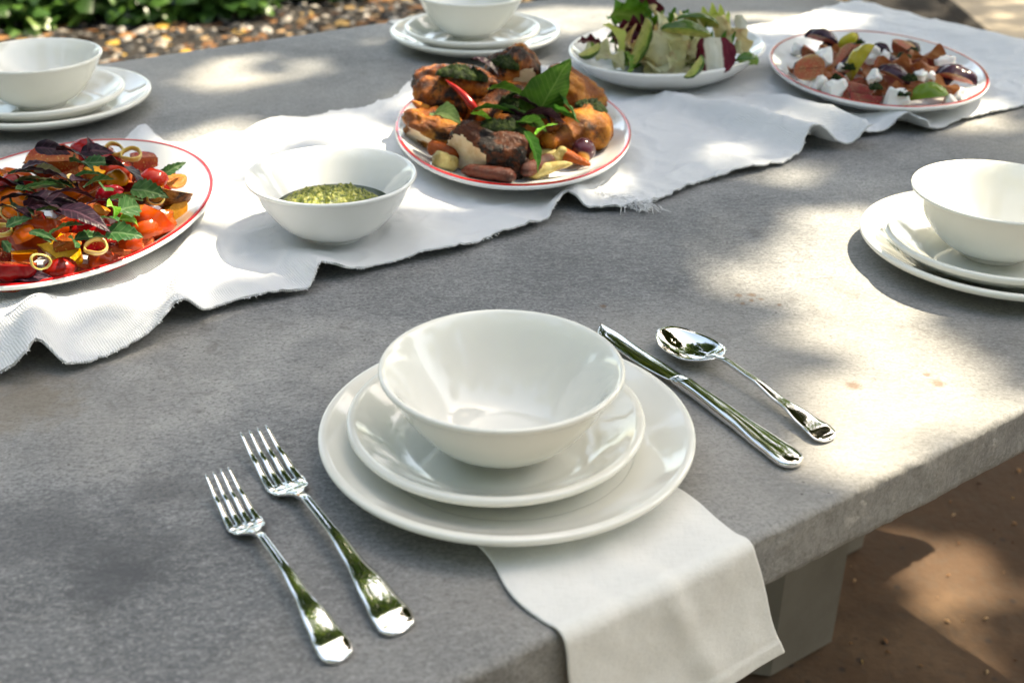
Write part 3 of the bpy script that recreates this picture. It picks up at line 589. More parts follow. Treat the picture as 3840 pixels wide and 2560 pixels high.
def npath(t):                                      # flat under the plate, over the rounded edge, hanging
    d = t*.279; flat = .166; re = .007
    if d < flat: return V0+re+flat-d, .0006, 0, 1
    d2 = d-flat; arc = re*math.pi/2
    if d2 < arc: a = d2/re; of = .0008+.0042*math.sin(a); return V0+re-(re+of)*math.sin(a), -re+(re+of)*math.cos(a), -math.sin(a), math.cos(a)
    d3 = d2-arc; return V0-.0050-.03*d3-.02*math.sin(d3*14)*d3, -re-d3, -1, 0
def nflare(t):
    k = max(0, t-.58)/.42; return (.012*k+.005*math.sin(t*9)*(1-k)+.002*math.sin(t*23)), (.040*k**1.15-.010*max(0, .45-t)+.0015*math.sin(t*19))
napkin(-.195, -.040, 0, npath, nflare, 'napkin', 'cream linen napkin tucked under the plates and hanging over the table edge')
def bpath(t):
    d = t*.30; flat = .215; re = .012
    if d < flat: return V1-re-flat+d, .0006, 0, 1
    d2 = d-flat; a = min(d2/re, 1.57); return V1-re+(re+.0015)*math.sin(a), -re+(re+.0015)*math.cos(a)-max(0, d2-arc_b), math.sin(a), math.cos(a)
arc_b = .012*math.pi/2
bc = uv((-.0627, .9622)); napkin(.452, .585, 0, bpath, lambda t: (0, 0), 'napkin', 'white napkin corner showing behind the far plate stack', seed=20)

# ------------------------------------------------------------------ cutlery
def sect(x, y, z, w_, th, n=20, p=2.6, crown=0.):
    out = []
    for k in range(n):
        a = 2*math.pi*k/n; c, s = math.cos(a), math.sin(a)
        yy = w_*math.copysign(abs(c)**(2/p), c); zz = th*math.copysign(abs(s)**(2/p), s)
        out.append((x, y+yy, z+zz+crown*(1-(yy/max(w_, 1e-6))**2)))
    return out
def swept(tabW, tabZ, tabT, x0, x1, n, p=2.6, cap0=.006, cap1=0., crown=None):
    secs = []
    for i in range(n):
        t = i/(n-1); t2 = .5-.5*math.cos(math.pi*t); x = x0+(x1-x0)*t2; wv = bl(x, tabW); k = 1.
        if cap0 and x-x0 < cap0: q = 1-(x-x0)/cap0; k = max(.03, (1-q**2.6))**(1/2.2)
        if cap1 and x1-x < cap1: q = 1-(x1-x)/cap1; k = max(.03, (1-q**2))**.5
        secs.append(sect(x, 0, bl(x, tabZ), wv*k, bl(x, tabT)*(.45+.55*k), 20, p, bl(x, crown) if crown else 0.))
    return loft(secs)
def place_line(o, p0, p1):                         # local x axis from p0 (handle end) to p1 (tip)
    o.location = (p0[0], p0[1], 0); o.rotation_euler = (0, 0, math.atan2(p1[1]-p0[1], p1[0]-p0[0]))
def fork(L, p0, p1, label):
    t = empty('fork'); tag(t, label, 'fork', 'forks'); k = L/.215
    W = [(0, .0105*k), (.012*k, .0112*k), (.03*k, .0092*k), (.06*k, .0052*k), (.095*k, .0033*k), (.128*k, .0030*k), (.137*k, .0036*k), (.146*k, .0085*k), (.152*k, .0122*k), (.160*k, .0134*k), (.168*k, .0134*k)]
    Z = [(0, .0022), (.004*k, .0040), (.015*k, .0062), (.05*k, .0105), (.09*k, .0142), (.125*k, .0138), (.14*k, .0098), (.150*k, .0052), (.160*k, .0032), (.170*k, .0040), (.19*k, .0090), (.215*k, .0165)]
    T = [(0, .0016), (.03*k, .0016), (.10*k, .0021), (.13*k, .0021), (.15*k, .0013), (.215*k, .0010)]
    obj('handle', mesh('fork_handle', *swept(W, Z, T, 0, .148*k, 60, 3.6, .007*k, 0), M('steel')), t)
    # head: shallow dished plate
    secs = []
    for i in range(14):
        x = (.142+.021*i/13)*k; wv = bl(x, W); secs.append([(px, py, pz-.0016*(1-(py/wv)**2)) for px, py, pz in sect(x, 0, bl(x, Z), wv, bl(x, T), 24, 3.2)])
    obj('head', mesh('fork_head', *loft(secs), M('steel')), t)
    for q in range(4):
        yc0 = (-.0101+.00673*q)*k; yc1 = yc0*.86; secs = []
        for i in range(22):
            s = i/21; x = (.158+(.057)*s)*k; y = yc0+(yc1-yc0)*s; wv = (.0030-.0019*s)*k; wv *= max(.12, 1-max(0, (s-.9)/.1)**2)
            secs.append(sect(x, y, bl(x, Z)-.0012*(1-s)*(1-(yc0/(.0134*k))**2), wv, .00115-.0004*s, 12, 2.6))
        obj('tine', mesh('fork_tine', *loft(secs), M('steel')), t)
    place_line(t, p0, p1); return t
e0 = at(783, 1512, .004); e1 = at(497, 1082, .0165*.205/.215); fork(float(np.linalg.norm((e1-e0)[:2])), e0, e1, 'shorter steel fork lying outermost on the bare concrete')
e0 = at(922, 1447, .004); e1 = at(580, 984, .0165); fork(float(np.linalg.norm((e1-e0)[:2])), e0, e1, 'longer steel fork lying beside the dinner plate')
def knife(p0, p1):
    L = float(np.linalg.norm((p1-p0)[:2])); t = empty('knife'); tag(t, 'polished steel table knife beside the plates', 'knife'); h = .545*L
    W = [(0, .0112), (.012, .0120), (.03, .0110), (.07, .0082), (h-.02, .0066), (h, .0068)]; Z = [(0, .0042), (.02, .0048), (h, .0066)]; T = [(0, .0036), (.03, .0041), (.08, .0052), (h-.01, .0052), (h, .0036)]
    hd = obj('handle', mesh('knife_handle', *swept(W, Z, T, 0, h, 60, 2.6, .011, 0), M('steel')), t)
    # raised border line on the handle face and maker's dot near the blade
    vv = []; n = 40
    secs = []
    for i in range(26):
        s = i/25; x = h-.004+(L-h+.004)*s
        lo = -.0066+.0030*max(0, (s-.72)/.28)**2; hi = .0072+.0068*math.sin(min(1, s*2.2)*math.pi/2)*(1-.25*s)
        if s > .80: q = (s-.80)/.20; hi = lo+(hi-lo)*max(.04, 1-q**2.4)
        if s < .06: lo *= .8; hi *= .8
        zc = .0066-.0022*s; c = (lo+hi)/2; hw = max((hi-lo)/2, .0004)
        secs.append([(x, c+hw*a, zc+b) for a, b in ((1, 0), (.7, .0004), (0, .0009), (-.8, .0012), (-1, .0008), (-1, -.0009), (-.8, -.00125), (0, -.00095), (.7, -.0005))])
    obj('blade', mesh('knife_blade', *loft(secs), M('steel')), t)
    secs = [sect(h-.006+.010*i/7, 0, .0066, .0070+.0006*math.sin(i/7*math.pi), .0036-.0016*i/7, 16, 2.8) for i in range(8)]
    obj('bolster', mesh('knife_bolster', *loft(secs), M('steel')), t)
    place_line(t, p0, p1); return t
knife(at(1833, 1062, .006), at(1372, 745, .005))
def spoon(p0, p1):
    L = float(np.linalg.norm((p1-p0)[:2])); t = empty('spoon'); tag(t, 'polished steel spoon mirroring trees and sky', 'spoon'); k = L/.2
    W = [(0, .0108), (.01*k, .0116), (.026*k, .0092), (.055*k, .0048), (.09*k, .0030), (.125*k, .0027), (.137*k, .0036)]
    Z = [(0, .0022), (.004*k, .0036), (.015*k, .0056), (.05*k, .0100), (.09*k, .0146), (.12*k, .0165), (.132*k, .0150), (.142*k, .0120)]
    T = [(0, .0011), (.03*k, .0013), (.1*k, .0020), (.142*k, .0015)]
    obj('handle', mesh('spoon_handle', *swept(W, Z, T, 0, .140*k, 60, 3.6, .008*k, 0), M('steel')), t)
    x0, x1 = .128*k, .2*k; nr, na = 16, 64
    def P(r, a, off):
        c, s = math.cos(a), math.sin(a); lx = (x1-x0)/2; xc = (x0+x1)/2
        ex = math.copysign(abs(c)**.92, c); wy = .0240*k*(1-.08*c); x = xc+lx*ex*r; y = wy*math.copysign(abs(s)**.95, s)*r
        rim = bl((x-x0)/(x1-x0), [(0, .0150), (.35, .0112), (.7, .0100), (1, .0120)]); z = rim-.0098*(1-r*r)**.85*(1 if off == 0 else 1); return (x, y, z-off*.0011)
    v = []
    for off in (0, 1):
        for i in range(nr):
            r = (i/(nr-1))**.8*(1 if off == 0 else .992)
            for j in range(na): v.append(P(max(r, .002), 2*math.pi*j/na, off))
    f = gridfaces(nr, na, wrapy=True); f2 = [tuple(reversed([q+nr*na for q in g])) for g in gridfaces(nr, na, wrapy=True)]; b = (nr-1)*na
    f3 = [(b+j, b+(j+1) % na, nr*na+b+(j+1) % na, nr*na+b+j) for j in range(na)]
    v = [(q[0], q[1], q[2]) for q in v]; lo = min(q[2] for q in v); obj('bowl', mesh('spoon_bowl', [(q[0], q[1], q[2]-lo+.0004) for q in v], [tuple(reversed(g)) for g in f]+f3+[tuple(reversed(g)) for g in f2], M('steel')), t)
    place_line(t, p0, p1); return t
spoon(at(1908, 1006, .004), at(1521, 757, .0105))

# ================================================================== food
def blob(rx, ry, rz, amp=.12, fr=2.2, seed=0, n=28, planes=(), p=2., amp2=.0, fr2=9., mats=None, name='blob'):
    # rounded lump; each plane (normal, distance) slices it flat and shows the second material
    v = []; cut = []
    pl = [(Vector(a).normalized(), d_) for a, d_ in planes]
    for i in range(n+1):
        th = math.pi*i/n
        for j in range(2*n):
            ph = math.pi*j/n; q = Vector((math.sin(th)*math.cos(ph), math.sin(th)*math.sin(ph), math.cos(th)))
            e = Vector([math.copysign(abs(c)**(2/p), c) for c in q]) if p != 2 else q
            k = 1+amp*mn.noise(q*fr+Vector((seed*3.1, seed*1.7, seed)))+amp2*mn.noise(q*fr2+Vector((seed, 5, 2)))
            w_ = Vector((e.x*rx, e.y*ry, e.z*rz))*k; c = -1
            for a, d_ in pl:
                s = w_.dot(a)-d_
                if s > 0: w_ = w_-a*s*.97; c = 1
            v.append(tuple(w_)); cut.append(c > 0)
    f = []; mi = []
    for i in range(n):
        for j in range(2*n):
            a, b, c, d_ = i*2*n+j, (i+1)*2*n+j, (i+1)*2*n+(j+1) % (2*n), i*2*n+(j+1) % (2*n)
            f.append((a, b, c, d_)); mi.append(1 if all(cut[q] for q in f[-1]) else 0)
    return mesh(name, v, f, mats, True, mi if pl else None)
def wedge(R, ang, el, kind, seed, n=18, m=9, squash=1., trunc=0.):
    # segment of a round fruit about the x axis, skin bisector at -z; slot 0 skin, slot 1 flesh
    v = []; f = []; mi = []; A = R_(ang)
    def P(i, ph, k):
        th = math.pi*(trunc+(1-2*trunc)*i/n); r = R*math.sin(th)**.85*k; x = el*R*math.cos(th)
        g = 1+.16*nz(x*55, math.sin(ph)*1.6+math.cos(th)*.7, seed, 1.2)+.05*nz(x*160, math.sin(ph)*5, seed+3, 1.)
        return (x*g, r*math.sin(ph)*g, -r*math.cos(ph)*g*squash)
    for i in range(n+1):
        for j in range(m+1): v.append(P(i, -A/2+A*j/m, 1))
    f = gridfaces(n+1, m+1); mi = [0]*len(f)
    for sg in (-1, 1):
        b = len(v); h = 4
        for i in range(n+1):
            for j in range(h+1):
                q = P(i, sg*A/2, .02+.98*j/h); c = .0006*nz(q[0]*300, q[1]*300, seed, 1); v.append((q[0], q[1]-sg*c*math.cos(A/2), q[2]+.05*R*(1-j/h)*0+c))
        g = [(b+i*(h+1)+j, b+i*(h+1)+j+1, b+(i+1)*(h+1)+j+1, b+(i+1)*(h+1)+j) for i in range(n) for j in range(h)]
        if sg > 0: g = [tuple(reversed(q)) for q in g]
        f += g; mi += [1]*len(g)
    if trunc:
        for i in (0, n):
            b = len(v); v.append((P(i, 0, .02)[0], 0, 0)); v += [P(i, -A/2+A*j/m, 1) for j in range(m+1)]
            f += [(b, b+1+j, b+2+j) for j in range(m)]; mi += [1]*m
    me = mesh(kind+'_wedge', v, f, [M(kind+'_skin'), M(kind+'_flesh')], True, mi)
    bm = bmesh.new(); bm.from_mesh(me); bmesh.ops.recalc_face_normals(bm, faces=bm.faces); bm.to_mesh(me); bm.free(); return me
def leaf(L, W, m, seed, curl=.25, fold=.3, serr=0., tip=1.3, n=18, k=6, wav=.12):
    v = []
    for i in range(n+1):
        t = i/n; wd = W*(max(math.sin(math.pi*t**.72), 0)**.8)*(1-.25*t) if t < 1 else 0
        wd *= 1+serr*(((t*11) % 1)-.5)
        for j in range(-k, k+1):
            s = j/k; x = L*t+L*.04*serr*abs(s)*((t*11) % 1); y = s*wd
            z = fold*abs(y)-curl*L*(t-.35)**2*1.4+wav*W*nz(t*3, s*1.6, seed, 1.4)+.05*W*math.sin(t*26)*abs(s)
            v.append((x-L*.5, y, z))
    return mesh('leaf', v, gridfaces(n+1, 2*k+1), m)
def ruffle(L, W, m, seed, amp=.3, fq=14, bend=.5, cup=.4, n=34, k=12, edge=.12):
    v = []
    for i in range(n+1):
        t = i/n; wd = W*(.55+.45*math.sin(math.pi*min(1, t*.9+.05)))
        for j in range(-k, k+1):
            s = j/k; e = abs(s)**2.2; y = s*wd*(1+edge*nz(t*9, s, seed, 1)); x = L*(t-.5)*(1-.1*abs(s))+edge*W*nz(s*4, t, seed+3, 1)*(t > .85)
            a = amp*W*(e*math.sin(fq*t+seed+2.5*s)+.45*max(0, t-.6)*math.sin(9*s+seed))
            v.append((x, y*(1-.15*cup), a+cup*wd*s*s-bend*L*(t-.4)**2+.10*W*nz(t*4, s*3, seed+7, 1)))
    o = mesh('ruffle', v, gridfaces(n+1, 2*k+1), m); return o
def ring(R, r, seed, sq=1.25):
    v = []; n, m = 36, 10
    for i in range(n):
        a = 2*math.pi*i/n; q = R*(1+.04*math.sin(3*a+seed)+.06*nz(math.cos(a), math.sin(a), seed, 2)); rr = r*(1+.2*nz(math.cos(a)*2, math.sin(a)*2, seed+4, 1))
        for j in range(m):
            b = 2*math.pi*j/m; v.append(((q+rr*.7*math.cos(b))*math.cos(a)*1.12, (q+rr*.7*math.cos(b))*math.sin(a)*.88, rr*sq*math.sin(b)+.12*R*math.sin(2*a+seed)))
    return mesh('ring', v, gridfaces(n, m, True, True), M('pepper_ring'))
def dollop(rx, ry, rz, seed, m, n=40, irr=1.):
    v = []
    N2 = 2*n
    for i in range(n+1):
        r = i/n
        for j in range(N2):
            a = 2*math.pi*j/N2; rr = r*(1+irr*.38*nz(math.cos(a)*1.3, math.sin(a)*1.3, seed, 1)+irr*.10*nz(math.cos(a)*6, math.sin(a)*6, seed, 1)); x = rx*rr*math.cos(a); y = ry*rr*math.sin(a)
            h = rz*.72*(1-r**2.6); h += (1-r**6)*(min(rz, .012)*.42*nz(x*95, y*95, seed, 1)+.0030*nz(x*260, y*260, seed+5, 1)+.0022*nz(x*520, y*520, seed+9, 1)) if r < 1 else 0
            v.append((x, y, h if r < 1 else -rz*.35))
    return mesh('sauce', v, gridfaces(n+1, N2, wrapy=True), m)
fg = random.Random(21)
LMK = []
def put(name, me, p, rot, label, cat, group=None, sc_=1., lm=None):
    if lm: LMK.append((np.array(p, float), group, lm))
    o = obj(name, me, None, p, tuple(R_(a) for a in rot), sc_); return tag(o, label, cat, group)
PX = 1/2723.                                       # metres per view pixel per metre of distance
def dist(p): return float(np.linalg.norm(np.array(p)-CAM))

# ---------------- tomato and peach salad
TG = 'tomato and peach salad pieces'
def T(kind, px, py, z, size, rot=None, **k):       # size: length in view pixels
    z = max(z, .031); size *= 1.15 if py < 545 else .92; p = at(px, py, z); s = size*PX*dist(p); r = rot or (fg.choice((-130, -60, 10, 45))+fg.uniform(-20, 20), fg.uniform(-25, 25), fg.uniform(-50, 50)); r = (-r[0], r[1], r[2]) if r[0] >= 100 else r; sd = fg.uniform(0, 99)
    if kind == 'tom': put('tomato_wedge', wedge(s*.50, k.get('ang', 105), 1.15, 'tomato', sd, trunc=.20*(int(px+py) % 3 > 0)), p, r, k.get('lb', 'glossy red tomato wedge in the tomato salad'), 'tomato', TG, lm=k.get('lm'))
    elif kind == 'peach': put('peach_wedge', wedge(s*.54, k.get('ang', 90), 1.1, k.get('mt', 'peach'), sd, trunc=.22*(int(px+py) % 3 > 0)), p, r, k.get('lb', 'orange peach wedge with red skin in the tomato salad'), 'peach', TG, lm=k.get('lm'))
    elif kind == 'yel': put('yellow_tomato_half', wedge(s*.44, k.get('ang', 150), 1.0, 'yellow_tomato', sd), p, r, k.get('lb', 'yellow cherry tomato half in the tomato and peach salad'), 'tomato', TG, lm=k.get('lm'))
    elif kind == 'pur': put('purple_basil_leaf', leaf(s, s*k.get('w', .30), M('purple_leaf'), sd, curl=.35, fold=.25, tip=1), p, r, k.get('lb', 'dark purple basil leaf scattered on the tomato salad'), 'leaf', TG, lm=k.get('lm'))
    elif kind == 'olv': put('olive_basil_leaf', leaf(s, s*.3, M('olive_leaf'), sd, curl=.4), p, r, k.get('lb', 'olive brown basil leaf scattered on the tomato salad'), 'leaf', TG, lm=k.get('lm'))
    elif kind == 'grn': put('green_herb_leaf', leaf(s, s*k.get('w', .27), M('verbena_leaf'), sd, serr=.35, curl=.25, fold=.35), p, r, k.get('lb', 'serrated dark green herb leaf on the tomato salad'), 'leaf', TG, lm=k.get('lm'))
    elif kind == 'bri': put('bright_basil_leaf', leaf(s, s*.36, M('bright_leaf'), sd, curl=.7, fold=.6), p, r, k.get('lb', 'small bright green basil tip in the middle of the tomato salad'), 'leaf', TG, lm=k.get('lm'))
    elif kind == 'ring': put('pepper_ring', ring(s*.36, s*.075, sd, 1.9), p, r, k.get('lb', 'thin yellow pepper ring in the tomato and peach salad'), 'pepper ring', TG, lm=k.get('lm'))
# under-layer that fills the platter
c0, ab0, _ = PLAT['tomato']
for k in range(30):
    a = k*2.39996; q = math.sqrt((k+.5)/30)*.62; x = c0[0]+ab0[0]*q*math.cos(a); y = c0[1]+ab0[1]*q*math.sin(a); z = .030+.026*(1-q)*(k % 2); sd = k
    kd = ('tomato', 'tomato', 'peach', 'tomato', 'tomato')[k % 5]
    put('%s_wedge' % kd, wedge(.0205, 95, 1.15, kd, sd, trunc=.2*(k % 3 > 0)), (x, y, z), (fg.choice((-130, -60, 10, 45))+fg.uniform(-25, 25), fg.uniform(-30, 30), fg.uniform(-60, 60)), {'tomato': 'glossy red tomato wedge in the tomato salad', 'peach': 'orange peach wedge with red skin in the tomato salad'}[kd], kd, TG)
for r in [('tom', 50, 402, .05, 62), ('tom', 300, 562, .030, 60, (-120, 0, 20)), ('tom', 268, 578, .028, 60, (50, 0, 10)), ('tom', 335, 528, .034, 56, (-130, 0, 40)), ('tom', 232, 600, .026, 60, (-130, 10, 20)), ('peach', 370, 510, .030, 50, (-120, 0, 30)), ('tom', 140, 625, .028, 70), ('tom', 255, 520, .046, 60), ('tom', 290, 500, .046, 60), ('tom', 150, 395, .06, 60), ('tom', 20, 440, .06, 66), ('peach', 210, 395, .06, 50), ('tom', 300, 415, .05, 60), ('tom', 255, 450, .06, 50), ('tom', 130, 500, .062, 60), ('peach', 60, 545, .055, 56), ('tom', 150, 560, .05, 64), ('tom', 22, 396, .05, 58, (20, 30, 20), dict(lb='squared red tomato chunk at the back of the tomato salad', lm='the squared tomato chunk')), ('tom', 120, 372, .055, 84, (70, 0, 10)), ('tom', 335, 362, .05, 52, (50, 10, 40)), ('tom', 88, 516, .056, 112, (-70, 10, 20), dict(lb='largest red tomato piece in the tomato salad', lm='the largest tomato piece')), ('tom', 197, 472, .060, 60, (30, 10, 60)), ('tom', 180, 508, .055, 60, (120, 0, 150)),
          ('tom', 33, 601, .045, 104, (-50, 8, 15), dict(lb='long red tomato piece near the golden peach chunk', lm='the long red tomato piece')), ('tom', 8, 508, .06, 60), ('tom', 213, 538, .046, 70, (160, 0, 20)), ('tom', 246, 580, .030, 92, (-10, 8, 30)), ('tom', 323, 549, .030, 66, (20, 0, 20)), ('tom', 191, 606, .027, 56, (-20, 20, 70)), ('tom', 350, 418, .050, 50, (130, 0, 20)), ('tom', 14, 640, .030, 70), ('tom', 270, 395, .055, 60, (100, 0, 0)),
          ('peach', 339, 500, .040, 84, (-75, 50, 40), dict(lb='tall orange peach wedge standing by the red rim line', lm='the tall peach wedge')), ('peach', 388, 476, .032, 66, (20, -15, 60), dict(lb='red skinned peach wedge resting on the bare platter', lm='the red skinned peach wedge')), ('peach', 392, 436, .042, 66, (-60, 20, 30), dict(mt='golden')), ('peach', 118, 586, .040, 118, (80, 25, -25), dict(mt='golden', lb='largest golden peach chunk with a wet cut face', lm='the largest golden peach chunk')), ('yel', 268, 415, .060, 46, (150, 0, 40)), ('yel', 402, 410, .042, 46, (20, 0, 20)), ('peach', 148, 431, .060, 56, (-60, 10, 0)), ('pur', 90, 392, .078, 84, (-20, 10, 25)), ('pur', 145, 405, .082, 84, (-30, 5, -20)), ('grn', 95, 425, .08, 76, (-25, 0, 35)), ('pur', 165, 440, .084, 88, (-25, 10, 40)), ('grn', 190, 375, .082, 66, (-30, 0, -30)), ('pur', 60, 450, .08, 90, (-20, 0, 15)), ('grn', 225, 415, .084, 70, (-35, 0, 60)), ('pur', 110, 470, .082, 96, (-30, 0, -10)), ('grn', 285, 455, .07, 66, (-35, 0, 20)), ('grn', 150, 520, .07, 74, (-30, 0, 60)), ('pur', 30, 415, .074, 70, (-20, 0, -30)), ('olv', 80, 410, .076, 60, (-20, 0, 10)), ('peach', 323, 436, .050, 68, (-60, 0, 30), dict(mt='golden')), ('peach', 55, 574, .045, 60), ('yel', 234, 478, .06, 34),
          ('pur', 293, 388, .076, 100, (-35, 10, -28), dict(w=.36, lb='broad dark purple basil leaf, largest on the tomato salad', lm='the broad purple leaf')), ('pur', 191, 412, .078, 62, (10, 20, 70)), ('pur', 82, 376, .072, 54, (0, -10, 20)), ('pur', 120, 342, .072, 62, (40, 10, 10)), ('pur', 208, 334, .078, 46, (60, -40, 100), dict(lb='pointed purple leaf sticking up at the top of the tomato salad', lm='the pointed purple leaf')), ('pur', 222, 346, .074, 58, (35, 0, 15)), ('pur', 189, 492, .078, 120, (10, 5, -22), dict(w=.22, lb='long glossy purple basil leaf across the middle of the tomato salad', lm='the long purple leaf')), ('pur', 129, 464, .074, 110, (30, 5, 12), dict(w=.24)), ('pur', 16, 431, .07, 76, (-20, 0, 10)), ('pur', 170, 350, .075, 70, (-30, 10, -10)), ('grn', 140, 420, .078, 64, (-20, 0, -20)), ('grn', 205, 400, .08, 60, (-30, 0, 30)), ('grn', 120, 480, .078, 60, (-20, 10, 40)), ('pur', 240, 460, .078, 70, (-20, 0, 30), dict(w=.28)), ('grn', 50, 395, .066, 50, (-30, 0, 20)), ('pur', 40, 480, .074, 80, (-25, 0, -25)), ('pur', 77, 634, .036, 110, (20, 0, 2), dict(w=.2)), ('olv', 115, 392, .072, 56, (20, 10, 20)), ('olv', 115, 425, .072, 70, (10, 0, 15)), ('olv', 100, 447, .076, 70, (-20, 0, 25)),
          ('grn', 175, 366, .074, 40, (60, 20, 100)), ('grn', 230, 373, .079, 62, (25, 0, 10)), ('grn', 66, 415, .072, 50, (0, 10, 30)), ('grn', 63, 436, .070, 46), ('grn', 241, 429, .080, 66, (35, 10, 110)), ('grn', 342, 440, .064, 74, (30, 5, -8), dict(w=.33)), ('grn', 301, 476, .068, 74, (50, 10, 70), dict(w=.33)), ('bri', 262, 478, .078, 44, (30, 40, 80), dict(lm='the bright green basil tip')), ('bri', 300, 505, .055, 40, (30, 20, 30), dict(lb='bright green leaf fold below the serrated leaf in the tomato salad')), ('grn', 284, 536, .056, 72, (30, 0, -5), dict(w=.34)), ('grn', 396, 388, .054, 62, (50, -20, 35), dict(w=.18)), ('grn', 30, 464, .072, 60, (60, 10, 110)), ('grn', 44, 508, .072, 50, (20, -10, 40)), ('grn', 170, 552, .064, 80, (60, 0, 115), dict(w=.2)), ('grn', 96, 538, .070, 66, (20, 0, -25), dict(w=.15)), ('grn', 100, 545, .068, 60, (20, 0, -40), dict(w=.12)), ('grn', 16, 568, .06, 46), ('grn', 208, 543, .058, 60, (20, 0, 20)), ('grn', 66, 480, .07, 40), ('grn', 250, 500, .066, 50, (20, 0, 150)),
          ('ring', 221, 567, .052, 62, (35, 0, 20), dict(lb='largest yellow pepper ring, on a red tomato half', lm='the largest pepper ring')), ('ring', 93, 601, .058, 54, (75, 20, 30)), ('ring', 6, 530, .062, 42, (20, 0, 0)), ('ring', 262, 344, .062, 42, (30, 10, 0)), ('ring', 301, 355, .058, 44, (30, 0, 30)), ('ring', 22, 489, .07, 40, (50, 30, 0)), ('ring', 164, 416, .076, 40, (85, 0, 120)), ('ring', 358, 456, .056, 38, (60, 0, 20))]:
    kk = dict(r[6]) if len(r) > 6 else {}
    T(*r[:5], r[5] if len(r) > 5 else None, **kk)

# ---------------- green herb sauce in its bowl
sv = dollop(.0535, .0525, .0185, 3, M('bowl_sauce'), 52, .12); s0 = put('herb_sauce', sv, (PB[0]-.002, PB[1]-.003, PZ+.0325), (0, 0, 0), 'coarse green herb sauce with nuts in the white bowl', 'sauce')
n = 48; vv = [(0, 0, 0)]+[(.0592*math.cos(2*math.pi*i/n), .0592*math.sin(2*math.pi*i/n), 0) for i in range(n)]
oil = obj('oil', mesh('oil', vv, [(0, 1+i, 1+(i+1) % n) for i in range(n)], M('green_oil')), s0, (.002, .003, -.0005))
for k in range(130):
    a = fg.uniform(0, 6.28); q = math.sqrt(fg.random())*.047; g = obj('nut_crumb', MESH.setdefault('crumb%d' % (k % 5), blob(.0022, .0018, .0015, .4, 2, k, 6, mats=M('bowl_sauce'), name='crumb')), s0, (q*math.cos(a), q*math.sin(a), .0062*(1-(q/.0485)**2.6)+.0008), (fg.uniform(0, 6), fg.uniform(0, 6), 0), fg.uniform(.6, 1.3))

# ---------------- roast chicken
CG = 'roast chicken platter pieces'
def C(px, py, Y): return at_y(px, py, Y)
def drumstick(p0, p1, seed, mats):
    P0, P1 = np.array(p0), np.array(p1); L = np.linalg.norm(P1-P0); secs = []
    Tt = [(0, .10), (.03, .26), (.12, .42), (.28, .50), (.45, .42), (.62, .24), (.78, .16), (.88, .155), (.94, .20), (.985, .17), (1, .06)]
    for i in range(30):
        t = i/29; r = bl(t, Tt)*L*.62; s = []
        for j in range(22):
            a = 2*math.pi*j/22; k = 1+.12*nz(math.cos(a), math.sin(a), t*5+seed, 1.4); s.append((L*t, r*k*math.cos(a), r*k*math.sin(a)*.92))
        secs.append(s)
    me = mesh('drumstick', *loft(secs), mats); d = Vector(P1-P0); return me, d.to_track_quat('X', 'Z').to_euler()
pc = C(1131, 345, .365); put('chicken_breast_piece', blob(.050, .036, .030, .16, 1.7, 3, 34, [((1, .25, .05), .036), ((-.45, -.8, -.55), .0305)], 2.6, .09, 6, [M('charred_skin'), M('chicken_meat')]), pc, (-18, 8, -12), 'cut chicken breast with charred skin and white meat showing', 'chicken', CG)
pc = C(1057, 212, .50); put('chicken_thigh', blob(.056, .042, .034, .2, 1.6, 8, 34, [], 2.3, .10, 6, [M('roast_skin')]), pc, (-14, 10, 12), 'roast chicken thigh with dark crisp top and orange side', 'chicken', CG)
pc = C(1180, 178, .545); put('chicken_thigh', blob(.034, .036, .038, .22, 1.8, 14, 30, [((0, -1, -.2), .030)], 2.2, .11, 6, [M('roast_skin'), M('chicken_meat')]), pc, (0, 0, 20), 'brown roast chicken piece at the top of the pile under herb sauce', 'chicken', CG)
a0 = C(1388, 283, .455); a1 = C(1250, 330, .385); me, eu = drumstick(a0, a1, 5, M('golden_skin')); tag(obj('chicken_drumstick', me, None, a0, eu), 'golden chicken drumstick resting on roast vegetables', 'chicken', CG)
pc = C(1006, 300, .43); put('chicken_wing', blob(.042, .028, .022, .24, 2., 20, 30, [((-.2, -.8, -.6), .024)], 2.2, .11, 6, [M('golden_skin'), M('chicken_meat')]), pc, (-5, 12, -22), 'flat golden chicken piece hanging towards the red rim line', 'chicken', CG)
pc = C(1312, 222, .52); put('chicken_thigh', blob(.046, .034, .030, .2, 1.9, 26, 30, [], 2.2, .11, 6, [M('golden_skin')]), pc, (10, 25, -20), 'pale golden chicken piece behind the large basil leaf', 'chicken', CG)
pc = C(1175, 262, .47); put('chicken_thigh', blob(.060, .055, .030, .15, 1.5, 31, 26, [], 2.2, .04, 8, [M('roast_skin')]), (pc[0], pc[1]+.02, .046), (0, 0, 0), 'roast chicken back piece buried in the middle of the pile', 'chicken', CG)
pc = C(1210, 330, .43); put('chicken_thigh', blob(.045, .04, .03, .15, 1.5, 37, 24, [], 2.2, .04, 8, [M('roast_skin')]), (pc[0], pc[1], .038), (0, 0, 30), 'browned chicken piece between the breast and the drumstick', 'chicken', CG)
def sauce(px, py, Y, w_, h_, seed, lb, dep=.8, tilt=(0, 0, 0)):
    p = C(px, py, Y-.012); s = PX*dist(p); put('herb_sauce', dollop(w_*s*.55, w_*s*.55*dep, h_*s*.62, seed, M('herb_sauce')), p, tilt, lb, 'sauce', CG)
sauce(1068, 172, .487, 112, 42, 1, 'spoonful of dark green herb sauce on the orange thigh', .55, (-12, 10, 12))
sauce(1176, 146, .54, 82, 34, 2, 'spoonful of herb sauce crowning the top chicken piece', .8, (-5, 10, 0))
sauce(1358, 246, .455, 72, 34, 3, 'spoonful of herb sauce on the golden drumstick', .7, (0, 12, 0))
sauce(1146, 294, .372, 104, 40, 4, 'spoonful of herb sauce on the charred breast', .5, (-18, 4, -8))
